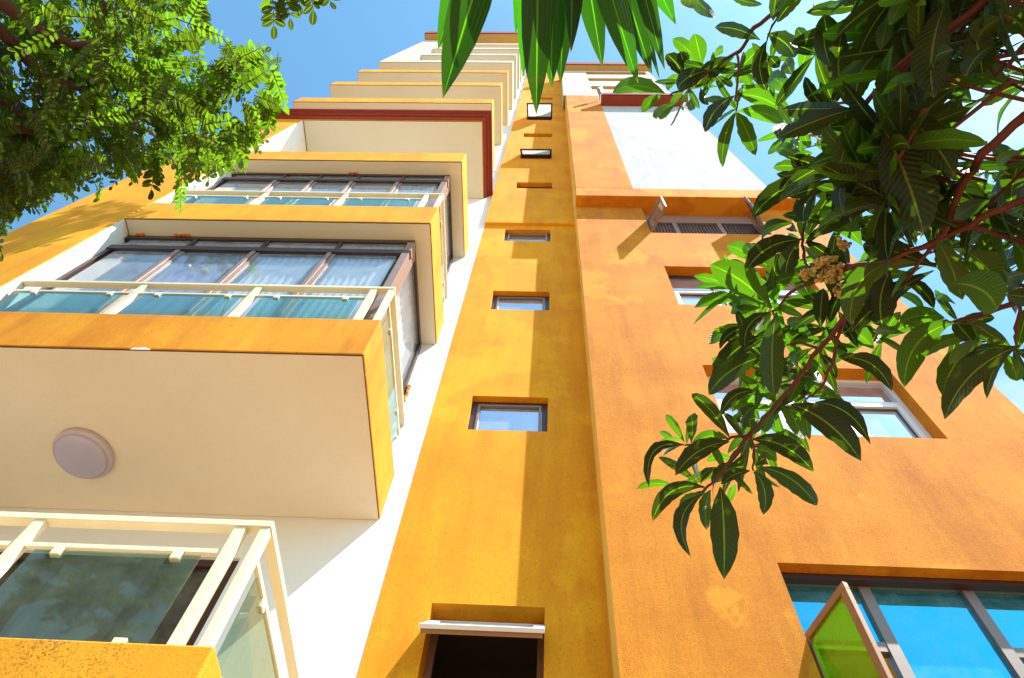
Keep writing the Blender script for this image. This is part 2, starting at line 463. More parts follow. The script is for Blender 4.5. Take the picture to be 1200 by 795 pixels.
# tower ---------------------------------------------------------------
tw_lo = [(XU, XV, 2.35, 3.845), (XU, XV, 6.10, 6.755), (XU, XV, 9.06, 9.715), (XU, XV, 11.97, 12.61)]
wall('shaft_wall', M['orange'], B, Y1 - .004, XT, XR + .0, G, ZV, tw_lo, .16, depths=[.27, .12, .12, .12])
tw_hi = [(XU + .06, XV + .02, 15.30, 15.80), (XU + .03, XV, 18.15, 18.70), (XU, XV, 20.95, 21.50), (XU, XV, 23.75, 24.35), (XU, XV, 28.2, 28.7)]
wall('shaft_upper_wall', M['orange'], B, YT, XT, XR, ZV, 37.0, tw_hi, .16,
     sides=[((XT, YT, ZV), (XR, YT, ZV), (XR, Y1, ZV), (XT, Y1, ZV)), ((XT, YT, ZV), (XT, Y1 + .1, ZV), (XT, Y1 + .1, 37), (XT, YT, 37)),
            ((XT, YT, 37), (XR, YT, 37), (XR, Y1 + 2, 37), (XT, Y1 + 2, 37))])


def small_window(x0, x1, z0, z1, y, fm, gm, w=.035, tilt=None, length=None, inner=None, frost=None, thick=.035, ww=.04):
    """frame > pane, and for a tilted one a top-hung sash"""
    f = MB(); ring(f, x0, x1, z0, z1, y, w, .06)
    o = f.build('window', fm, B)
    p = MB()
    if tilt is None:
        p.box(x0 + w, x1 - w, y + .02, y + .03, z0 + w, z1 - w); p.build('pane', gm, o)
        if inner:
            q = MB(); ring(q, x0 + w + .004, x1 - w - .004, z0 + w + .004, z1 - w - .004, y - .012, .03, .03); q.build('sash', inner, o, bevel=.004)
    else:
        p.box(x0 - .6, x1 + .3, y + .5, y + .51, z0 - .2, z1 + .9); p.box(x0 - .6, x1 + .3, y + .08, y + .5, z1 + .1, z1 + .12)
        p.box(x0 - .62, x0 - .02, y + .08, y + .5, z0 - .2, z1 + .1); p.build('interior', M['black'], o)
        s, c = math.sin(tilt), math.cos(tilt)
        L = length or (z1 - z0)
        hz, hy = z1 - w * .5, y - .01
        def pt(x, t, n):     # t down the sash, n outwards
            return (x, hy - s * t - c * n, hz - c * t + s * n)
        q = MB()
        def slab(mb, xa, xb, ta, tb, na, nb):
            n0 = len(mb.v)
            for n_ in (na, nb):
                mb.v += [pt(xa, ta, n_), pt(xb, ta, n_), pt(xb, tb, n_), pt(xa, tb, n_)]
            for qd in ((0, 1, 2, 3), (7, 6, 5, 4), (0, 4, 5, 1), (1, 5, 6, 2), (2, 6, 7, 3), (3, 7, 4, 0)):
                mb.f.append(tuple(n0 + i for i in qd))
        slab(q, x0, x1, 0, ww, 0, thick); slab(q, x0, x1, L - ww, L, 0, thick)
        slab(q, x0, x0 + ww, ww, L - ww, 0, thick); slab(q, x1 - ww, x1, ww, L - ww, 0, thick)
        q.build('sash', inner or fm, o, bevel=.003, label='sash tilted outwards')
        if frost:
            q = MB(); e = .012
            slab(q, x0 + e, x1 - e, e, ww, -.03, -.002); slab(q, x0 + e, x1 - e, L - ww, L - e, -.03, -.002)
            slab(q, x0 + e, x0 + ww, ww, L - ww, -.03, -.002); slab(q, x1 - ww, x1 - e, ww, L - ww, -.03, -.002)
            q.build('sash_lining', M['tan_frame'], o)
        g = MB(); slab(g, x0 + ww, x1 - ww, ww, L - ww, .012, .02); g.build('sash_pane', frost or M['frosted'], o)
    return o


small_window(XU, XV, 2.35, 3.845, Y1 + .19, M['brown_frame'], M['pale_glass'], .045, tilt=math.radians(45), length=.66, thick=.03, ww=.075, inner=M['white_frame'], frost=M['pale_glass'])
for (a, b, c, d) in tw_lo[1:3]:
    small_window(a, b, c, d, Y1 + .07, M['bronze'], M['pale_glass'], .06, inner=M['grey_frame'])
a, b, c, d = tw_lo[3]; small_window(a, b, c, d, Y1 + .07, M['bronze'], M['grey_glass'], .05, inner=M['brown_frame'])
for i, (a, b, c, d) in enumerate(tw_hi):
    if i == 1:
        small_window(a, b, c, d, YT + .03, M['bronze'], M['pale_glass'], .05, tilt=math.radians(22), inner=M['bronze'], length=.66)
    elif i == 3:
        small_window(a, b, c, d, YT + .03, M['bronze'], M['pale_glass'], .05, tilt=math.radians(40), inner=M['bronze'], length=.80)
    else:
        small_window(a, b, c, d, YT + .10, M['bronze'], M['dark_glass'], .05)


# windows of the right block -------------------------------------------
def wide_window(h, y, cols, fm, gm, w=.05, transom=None, mw=.05, skip=(), grille=False, sash=None, tcols=None, head=0):
    x0, x1, z0, z1 = h
    f = MB(); ring(f, x0, x1, z0, z1, y, w, .07)
    for cx in cols:
        f.box(cx - mw / 2, cx + mw / 2, y - .004, y + .066, z0 + w, z1 - w)
    if transom:
        xs_ = [x0 + w] + [v for cx in cols for v in (cx - mw / 2, cx + mw / 2)] + [x1 - w]
        for i in range(0, len(xs_), 2):
            if tcols and i // 2 not in tcols:
                continue
            f.box(xs_[i], xs_[i + 1], y + .002, y + .06, transom - mw / 2, transom + mw / 2)
    if head:
        f.box(x0 + w, x1 - w, y - .006, y + .05, z1 - w - head, z1 - w - .001)
    o = f.build('window', fm, B)
    ed = [x0 + w] + [v for cx in cols for v in (cx - mw / 2, cx + mw / 2)] + [x1 - w]
    for i in range(0, len(ed), 2):
        p = MB()
        zz = [(z0 + w, z1 - w - head)] if not transom or (tcols and i // 2 not in tcols) else [(z0 + w, transom - mw / 2), (transom + mw / 2, z1 - w)]
        for j, (c, d) in enumerate(zz):
            if i // 2 in skip and j == 0:
                q = MB(); q.box(ed[i], ed[i + 1], y + .4, y + .41, c, d); q.build('interior', M['black'], o)
                continue
            p.box(ed[i], ed[i + 1], y + .03, y + .04, c, d)
            if sash and j == 0:
                s = MB(); ring(s, ed[i] + .006, ed[i + 1] - .006, c + .006, d - .006, y - .016, .055, .03); s.build('sash', sash, o, bevel=.004)
        if p.f:
            p.build('pane', gm, o)
    if grille:
        q = MB(); n = 34
        for k in range(n):
            cx = x0 + w + .03 + (x1 - x0 - 2 * w - .06) * k / (n - 1)
            q.box(cx - .009, cx + .009, y + .012, y + .026, z0 + w, z1 - w - head)
        q.build('grille', M['bronze'], o)
    return o


def open_sash(win, hx, hy, ang, z0, z1, wid, fm, gm, sgn=1):
    """a casement standing open, hinged at hx; ang = opening angle; sgn -1 = hinged on the right"""
    dx, dy = sgn * math.cos(ang), -math.sin(ang)
    nx, ny = -dy * .018, dx * .018
    def slab(mb, a, b, c, d, t=1.0):
        P = [(hx + dx * a, hy + dy * a), (hx + dx * b, hy + dy * b)]
        n0 = len(mb.v)
        for s in (-t, t):
            mb.v += [(P[0][0] + nx * s, P[0][1] + ny * s, c), (P[1][0] + nx * s, P[1][1] + ny * s, c), (P[1][0] + nx * s, P[1][1] + ny * s, d), (P[0][0] + nx * s, P[0][1] + ny * s, d)]
        for q in ((0, 1, 2, 3), (7, 6, 5, 4), (0, 4, 5, 1), (1, 5, 6, 2), (2, 6, 7, 3), (3, 7, 4, 0)):
            mb.f.append(tuple(n0 + i for i in q))
    w = .055
    f = MB(); slab(f, 0, wid, z1 - w, z1); slab(f, 0, wid, z0, z0 + w); slab(f, 0, w, z0 + w, z1 - w); slab(f, wid - w, wid, z0 + w, z1 - w)
    f.build('sash', fm, win, bevel=.004, label='casement sash standing open')
    g = MB(); slab(g, w, wid - w, z0 + w, z1 - w, .25); g.build('sash_pane', gm, win)


wA = wide_window(A_, Y3 + .13, [2.18, 2.95], M['brown_frame'], M['grey_glass'], .05, mw=.07, grille=True, head=.42)
open_sash(wA, XW + .02, Y3 + .06, math.radians(66), 11.72, 12.30, .50, M['grey_frame'], M['grey_glass'])
open_sash(wA, XX - .02, Y3 + .06, math.radians(58), 11.72, 12.45, .52, M['grey_frame'], M['grey_glass'], -1)
wide_window(B_, Y3 + .14, [2.31, 2.95], M['bronze'], M['pale_glass'], .05, transom=9.42, mw=.07, sash=M['white_frame'])
wide_window(C_, Y3 + .14, [2.31, 2.95], M['white_frame'], M['pale_glass'], .05, transom=6.52, mw=.06, sash=M['white_frame'])
wD = wide_window(D_, Y3 + .15, [2.26, 2.97], M['grey_frame'], M['blue_glass'], .035, transom=3.47, mw=.075, skip=(0,), tcols=(0, 2))
m = MB(); m.box(XW + .002, XX - .002, Y3 + .085, Y3 + .145, 3.985, 4.031); m.build('head_trim', M['bronze'], wD)
open_sash(wD, XW + .02, Y3 + .08, math.radians(72), 2.36, 3.455, .50, M['tan_frame'], M['tree_reflection_glass'])

# left block ------------------------------------------------------------
slide = (-4.4, -2.30, 2.15, 4.22)
holes = [slide, (-4.4, -1.9, 5.4, 7.3), (-4.4, -1.9, 8.7, 10.4)]
wall('back_wall', M['white'], B, Y1, XL, XT, G, 37.0, holes, .1,
     sides=[((XL, Y1, ZV), (XL, BACK, ZV), (XL, BACK, 37), (XL, Y1, 37))])
for h in holes:
    wide_window(h, Y1 + .03, [h[0] + (h[1] - h[0]) * .33, h[0] + (h[1] - h[0]) * .67], M['bronze'], M['dark_glass'], .07, mw=.08)
m = MB(); m.box(XL, XP - .012, Y0, Y1 - .003, G, 14.64); m.build('corner_pier', M['orange'], B, bevel=.01)
m = MB(); m.box(XP - .010, XP, Y0 + .012, Y1 - .003, G, 14.63); m.build('white_return', M['white'], B)
m = MB(); m.box(XL, XP, Y0, Y1 - .003, 26.72, 36.2); m.build('upper_pier', M['cream'], B)
m = MB(); m.box(XP + .002, XP + .01, Y0 + .01, Y1 - .003, 26.72, 36.2); m.build('white_return', M['white'], B)

TH = .17


def balcony(x0, zb, zt, mat, sof=M['soffit'], bottom=.02, label=None):
    m = MB()
    m.box(x0, XB, Y0, Y0 + TH, zb, zt)
    m.box(XB - TH, XB, Y0 + TH, Y1 - .003, zb, zt)
    if x0 < XP - .2:
        m.box(x0, x0 + TH, Y0 + TH, Y1 - .003, zb, zt)
    o = m.build('balcony', mat, B, bevel=.012, label=label)
    s = MB(); s.box(x0 + .015, XB - .013, Y0 + .015, Y1 - .004, zb - .004, zb + .12); s.build('soffit', sof, o)
    c = MB()                                 # dark joint along the edge of the soffit
    c.box(x0, XB - .004, Y0 + .006, Y0 + .014, zb - .006, zb - .001); c.box(XB - .012, XB - .007, Y0 + .02, Y1 - .01, zb - .004, zb - .001)
    c.build('joint', M['crack'], o)
    return o


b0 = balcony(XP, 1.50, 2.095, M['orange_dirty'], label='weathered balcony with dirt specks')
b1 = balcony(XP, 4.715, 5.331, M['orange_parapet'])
b2 = balcony(XP, 7.963, 8.618, M['orange'], M['bounce_lit_soffit'])
b3 = balcony(XP, 11.096, 11.69, M['orange'], M['bounce_lit_soffit'])
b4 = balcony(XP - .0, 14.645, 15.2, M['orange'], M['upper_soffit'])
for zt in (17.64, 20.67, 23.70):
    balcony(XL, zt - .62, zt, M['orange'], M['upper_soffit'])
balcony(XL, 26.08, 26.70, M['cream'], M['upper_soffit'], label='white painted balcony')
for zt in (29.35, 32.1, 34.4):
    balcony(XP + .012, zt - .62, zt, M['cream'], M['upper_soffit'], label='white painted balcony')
# chipped corner of the lower balcony
m = MB(); n0 = []
for k in range(9):
    t = math.pi * k / 8
    n0.append((-2.995 + math.cos(t) * .075, Y0 - .003, 4.70 + math.sin(t) * .035 * (1 + .3 * math.sin(k * 2.3))))
m.v = n0 + [(x, y + .004, z) for x, y, z in n0]; m.f = [tuple(range(9))] + [(k, k + 9, (k + 1) % 9 + 9, (k + 1) % 9) for k in range(9)]
m.build('chipped_patch', M['chip'], b1)

# red cornice
m = MB()
for k, (o_, za, zb_) in enumerate(((.05, 14.70, 14.79), (.10, 14.793, 14.85), (.125, 14.853, 14.90), (.16, 14.903, 15.0))):
    m.box(XL - o_, XB + o_, Y0 - o_, Y0 - .002, za, zb_)
    m.box(XB + .002, XB + o_, Y0 - .0, Y1 - .004, za, zb_)
    m.box(XL - o_, XL - .002, Y0 - .0, Y1 - .004, za, zb_)
m.build('red_cornice', M['red_trim'], B)
m = MB(); m.box(XL, XP - .001, Y0, Y1 - .003, 14.642, 15.2); m.build('pier_cap', M['orange'], B)
# roof cornice
m = MB(); m.box(XL - .02, XB + .05, Y0 - .26, Y1 + 1, 36.22, 36.7); m.build('roof_cornice', M['ochre'], B)
m = MB(); m.box(XL - .05, XB + .08, Y0 - .31, Y0 - .263, 36.26, 37.3); m.box(XL - .05, XL - .022, Y0 - .26, Y1 + 1, 36.26, 37.3)
m.build('cornice_edge', M['red_trim'], B)


# railings -------------------------------------------------------------
def railing(zt, posts, panels, h=.84, x0=XP, gm=M['rail_glass']):
    y = Y0 + .085; xr = XB - .085; zr = zt + h
    m = MB(); m.box(x0 + .003, xr + .03, y - .03, y + .03, zr - .045, zr)
    m.box(xr - .03, xr + .03, y + .03, Y1 - .006, zr - .045, zr)
    o = m.build('railing', M['rail'], B, bevel=.004)
    zl = zr - .20
    for px in posts:
        q = MB(); q.box(px - .03, px + .03, y - .024, y + .024, zt + .001, zr - .046); q.build('post', M['rail'], o, bevel=.003)
    q = MB(); q.box(xr - .024, xr + .024, y - .024, y + .03, zt + .001, zr - .046); q.build('post', M['rail'], o, bevel=.003)
    xs = sorted([x0] + list(posts) + [xr])
    q = MB()
    for a, b in zip(xs[:-1], xs[1:]):
        if b - a > .25:
            q.box(a + .031, b - .031, y - .012, y + .012, zl - .028, zl)
    q.box(xr - .012, xr + .012, y + .032, Y1 - .01, zl - .028, zl)
    q.box(x0 + .01, xr + .02, y - .028, y + .028, zt - .001, zt + .018)
    q.build('lower_rail', M['rail'], o)
    for a, b in panels:
        g = MB(); g.box(a, b, y - .012, y - .002, zt + .035, zl - .05); g.build('glass_panel', gm, o)
        for cx in (a + .12, b - .12):
            c = MB(); c.box(cx - .025, cx + .025, y - .022, y + .008, zl - .085, zl - .03); c.build('clamp', M['rail'], o, bevel=.004)
            c = MB(); c.box(cx - .03, cx + .03, y - .022, y + .008, zt + .02, zt + .075); c.build('clamp', M['rail'], o, bevel=.004)
    g = MB(); g.box(xr + .002, xr + .012, y + .12, Y1 - .12, zt + .035, zl - .05); g.build('glass_panel', gm, o)
    for cy in (y + .3, Y1 - .3):
        c = MB(); c.box(xr - .008, xr + .022, cy - .025, cy + .025, zl - .085, zl - .03); c.build('clamp', M['rail'], o)
    return o


railing(2.095, [-3.63, -2.60, -1.54], [(-3.53, -2.70), (-2.50, -1.66)], .84, gm=M['grey_rail_glass'])
railing(5.331, [-3.70, -2.63, -1.57], [(-4.74, -3.80), (-3.60, -2.72), (-2.52, -1.66)])
railing(8.618, [-3.72, -2.66, -1.60], [(-4.74, -3.82), (-3.62, -2.76), (-2.56, -1.70)])


# glazed enclosures on the balconies -----------------------------------------
YE = 2.655; XC = -1.51


def enclosure(z0, z1, muls, open_pane=None):
    m = MB()
    x0, x1 = XP + .01, XC
    tz = z1 - .40
    # front
    m.box(x0, x1, YE, YE + .06, z1 - .10, z1 - .012); m.box(x0, x1, YE - .01, YE + .06, tz - .08, tz + .03)
    m.box(x0, x1, YE, YE + .06, z0, z0 + .08)
    for cx in muls:
        m.box(cx - .022, cx + .022, YE + .004, YE + .055, tz + .031, z1 - .101)
    m.box(x0, x0 + .05, YE + .002, YE + .058, z0 + .081, tz - .081)
    # side
    m.box(x1 - .06, x1, YE + .062, Y1 - .004, z1 - .10, z1 - .012); m.box(x1 - .06, x1, YE + .062, Y1 - .004, z0, z0 + .08)
    m.box(x1 - .06, x1 + .01, Y1 - .07, Y1 - .005, z0 + .081, z1 - .101)
    o = m.build('glazed_enclosure', M['bronze'], B)
    f = MB()                                  # lighter sliding-sash stiles and the corner jamb
    for cx in muls:
        f.box(cx - .05, cx - .003, YE - .006, YE + .03, z0 + .081, tz - .081); f.box(cx + .003, cx + .04, YE + .012, YE + .05, z0 + .081, tz - .081)
    f.box(x1 - .07, x1 + .012, YE - .012, YE + .10, z0 + .081, tz - .081); f.box(x1 - .07, x1 + .012, YE - .006, YE + .10, tz + .031, z1 - .101)
    my = (YE + Y1) / 2
    f.box(x1 - .045, x1 + .004, YE + .101, YE + .20, z0 + .081, z1 - .101)
    f.build('sash_stile', M['brown_frame'], o, bevel=.003)
    xs = [x0 + .05] + list(muls) + [x1 - .07]
    for a, b in zip(xs[:-1], xs[1:]):
        p = MB(); p.box(a + .04, b - .05, YE + .024, YE + .030, z0 + .081, tz - .081); p.build('pane', M['clear_glass'], o)
        p = MB(); p.box(a + .024, b - .024, YE + .024, YE + .030, tz + .031, z1 - .101); p.build('transom_pane', M['clear_glass'], o)
    for a, b in ((YE + .201, Y1 - .071),):
        p = MB(); p.box(x1 - .03, x1 - .024, a, b, z0 + .081, z1 - .101); p.build('pane', M['clear_glass'], o)
    return o


enclosure(5.38, 7.953, [-4.02, -3.18, -2.34])
enclosure(8.66, 11.086, [-4.02, -3.46, -2.88, -2.2])


def foam(name, par, pts, mb_r=.02):
    m = MB(); r = random.Random(3)
    for p in pts:
        m.tube([(p[0], p[1], p[2] - .03), (p[0] + r.uniform(-.01, .01), p[1], p[2]), (p[0], p[1], p[2] + .03)], [mb_r * r.uniform(.3, .8), mb_r * r.uniform(.8, 1.4), mb_r * r.uniform(.3, .8)], 6)
    m.build(name, M['foam'], par, smooth=True)


foam('sealing_foam', B, [(XC + .03, Y1 - .012, 6.25 + .05 * k) for k in range(14)])
foam('sealing_foam', B, [(-4.75 + .03 * k, YE - .01, 7.945) for k in range(3)] + [(-4.3 + .05 * k, YE - .01, 7.945) for k in range(4)])
foam('sealing_foam', B, [(-3.05 + .05 * k, YE - .01, 11.08) for k in range(3)])


def curtain(label, x0, x1, y, z0, z1, mat, amp=.016, folds=9, gather=0.0, along='x'):
    m = MB(); n = folds * 10; rows = 8
    r = random.Random(int(abs(x0 * 1000)) + int(z0 * 10))
    ph = r.uniform(0, 6)
    for j in range(rows + 1):
        t = j / rows
        for i in range(n + 1):
            s = i / n
            x = x0 + (x1 - x0) * s
            if gather:
                x = x0 + (x - x0) * (1 - gather * math.sin(math.pi * (1 - t)) * .8)
            o = amp * math.sin(s * folds * 6.283 + ph + .5 * math.sin(3 * t)) + amp * .4 * math.sin(s * folds * 2.9 * 6.283 / 2 + ph * 2)
            m.v.append((x, y + o, z0 + (z1 - z0) * t) if along == 'x' else (y + o, x, z0 + (z1 - z0) * t))
    for j in range(rows):
        for i in range(n):
            a = j * (n + 1) + i
            m.f.append((a, a + 1, a + n + 2, a + n + 1))
    o = m.build('curtain', mat, None, smooth=True)
    thing('curtain', label, 'curtain', 'curtains in the glazed balconies', o)


curtain('lilac curtain in second pane of the lower glazed balcony', -3.98, -3.25, YE + .085, 5.42, 7.93, M['curtain_purple'], folds=6)
curtain('white curtain in third pane of the lower glazed balcony', -3.10, -2.42, YE + .085, 5.42, 7.93, M['curtain_white'], folds=7, gather=.2)
curtain('white gathered curtain in last front pane of the lower glazed balcony beside the corner', -2.28, -1.66, YE + .085, 5.42, 7.93, M['curtain_white'], folds=8)
curtain('pale curtain behind the side glass of the lower glazed balcony next to the white wall', YE + .25, 3.85, XC - .11, 5.42, 7.92, M['curtain_white'], folds=9, along='y')
curtain('bunched grey lilac curtain in third pane of the upper glazed balcony', -3.42, -2.93, YE + .085, 8.7, 11.07, M['curtain_purple'], folds=5)
curtain('white curtain in last pane of the upper glazed balcony', -2.12, -1.62, YE + .085, 8.7, 11.07, M['curtain_white'], folds=7)

# lamp on the soffit
L = thing('ceiling_lamp', 'round pale lilac lamp on the lowest visible balcony soffit', 'lamp')
m = MB(); m.disc((-3.665, 3.395, 4.704), .235, .05); m.build('rim', M['lamp_rim'], L, smooth=False)
m = MB(); m.disc((-3.665, 3.395, 4.654), .205, .03, dome=.012); m.build('diffuser', M['lamp_glass'], L, smooth=True)
# floodlight on the ledge
L = thing('floodlight', 'small grey floodlight on the red ledge above the blank white panel', 'floodlight')
m = MB(); m.bar((1.50, 3.16, 24.60), (1.60, 3.12, 24.95), .20, .12); m.build('housing', M['metal'], L, bevel=.02)
m = MB(); m.bar((1.54, 3.43, 24.6), (1.54, 3.16, 24.75), .04, .04); m.build('bracket', M['metal'], L)

# ------------------------------------------------------------------ ground
m = MB(); S = 900.0
m.quad((-S, -S, G), (S, -S, G), (S, S, G), (-S, S, G))
gm = stucco('terracotta_paving', (.265, .172, .095), (.30, .20, .118), (.175, .11, .064), bump=.4)
g = m.build('ground', gm); g['kind'] = 'structure'


# ------------------------------------------------------------------ broad-leaved tree on the right
class Leaves(MB):
    def __init__(s):
        super().__init__(); s.uv = []; s.tint = []


PROF = [(0, .06), (.04, .10), (.12, .36), (.24, .70), (.40, .95), (.54, 1.0), (.68, .96), (.81, .77), (.91, .47), (.97, .19), (1, .015)]
STRAP = [(0, .25), (.1, .5), (.25, .8), (.42, 1.0), (.58, .98), (.72, .82), (.84, .54), (.93, .26), (1, .01)]
OVAL = [(0, .12), (.15, .65), (.45, 1.0), (.75, .88), (.92, .5), (1, .06)]


def prof(P, t):
    for (a, x), (b, y) in zip(P[:-1], P[1:]):
        if a <= t <= b:
            return x + (y - x) * (t - a) / (b - a)
    return P[-1][1]


def leaf(mb, base, tip, W, nrm, bend=Vector((0, 0, 0)), fold=.22, rows=12, cols=4, wav=.05, tint=None, P=PROF, rnd=random):
    base, tip = Vector(base), Vector(tip)
    ax = tip - base; Lh = ax.length
    if Lh < 1e-5:
        return
    d0 = ax.normalized()
    nrm = Vector(nrm); nrm = (nrm - d0 * nrm.dot(d0))
    if nrm.length < 1e-3:
        nrm = d0.orthogonal()
    nrm.normalize()
    side0 = d0.cross(nrm).normalized()
    n0 = len(mb.v)
    tint = rnd.random() * .85 if tint is None else tint
    ph = rnd.uniform(0, 6); tw = rnd.uniform(-.7, .7); curl = rnd.uniform(-.04, .26) * Lh
    for i in range(rows + 1):
        t = i / rows
        c = base + ax * t + bend * (4 * t * (1 - t)) - nrm * (curl * t ** 3 if P is PROF else 0)
        dd = (ax + bend * (4 * (1 - 2 * t))).normalized()
        n = (nrm - dd * nrm.dot(dd)).normalized()
        sd = dd.cross(n).normalized()
        a = tw * (t - .3)
        sd, n = sd * math.cos(a) + n * math.sin(a), n * math.cos(a) - sd * math.sin(a)
        w = prof(P, t) * W * .5 * (1 + wav * math.sin(i * 2.4 + ph))
        for k in range(cols + 1):
            s = -1 + 2 * k / cols
            h = fold * abs(s) * w + wav * .9 * w * math.sin(t * 17 + ph + s * 1.5) * abs(s)
            mb.v.append(tuple(c + sd * (s * w * (1 - .06 * abs(s))) + n * h))
            mb.uv.append((t, s)); mb.tint.append(tint)
    for i in range(rows):
        for k in range(cols):
            a = n0 + i * (cols + 1) + k
            mb.f.append((a, a + 1, a + cols + 2, a + cols + 1))


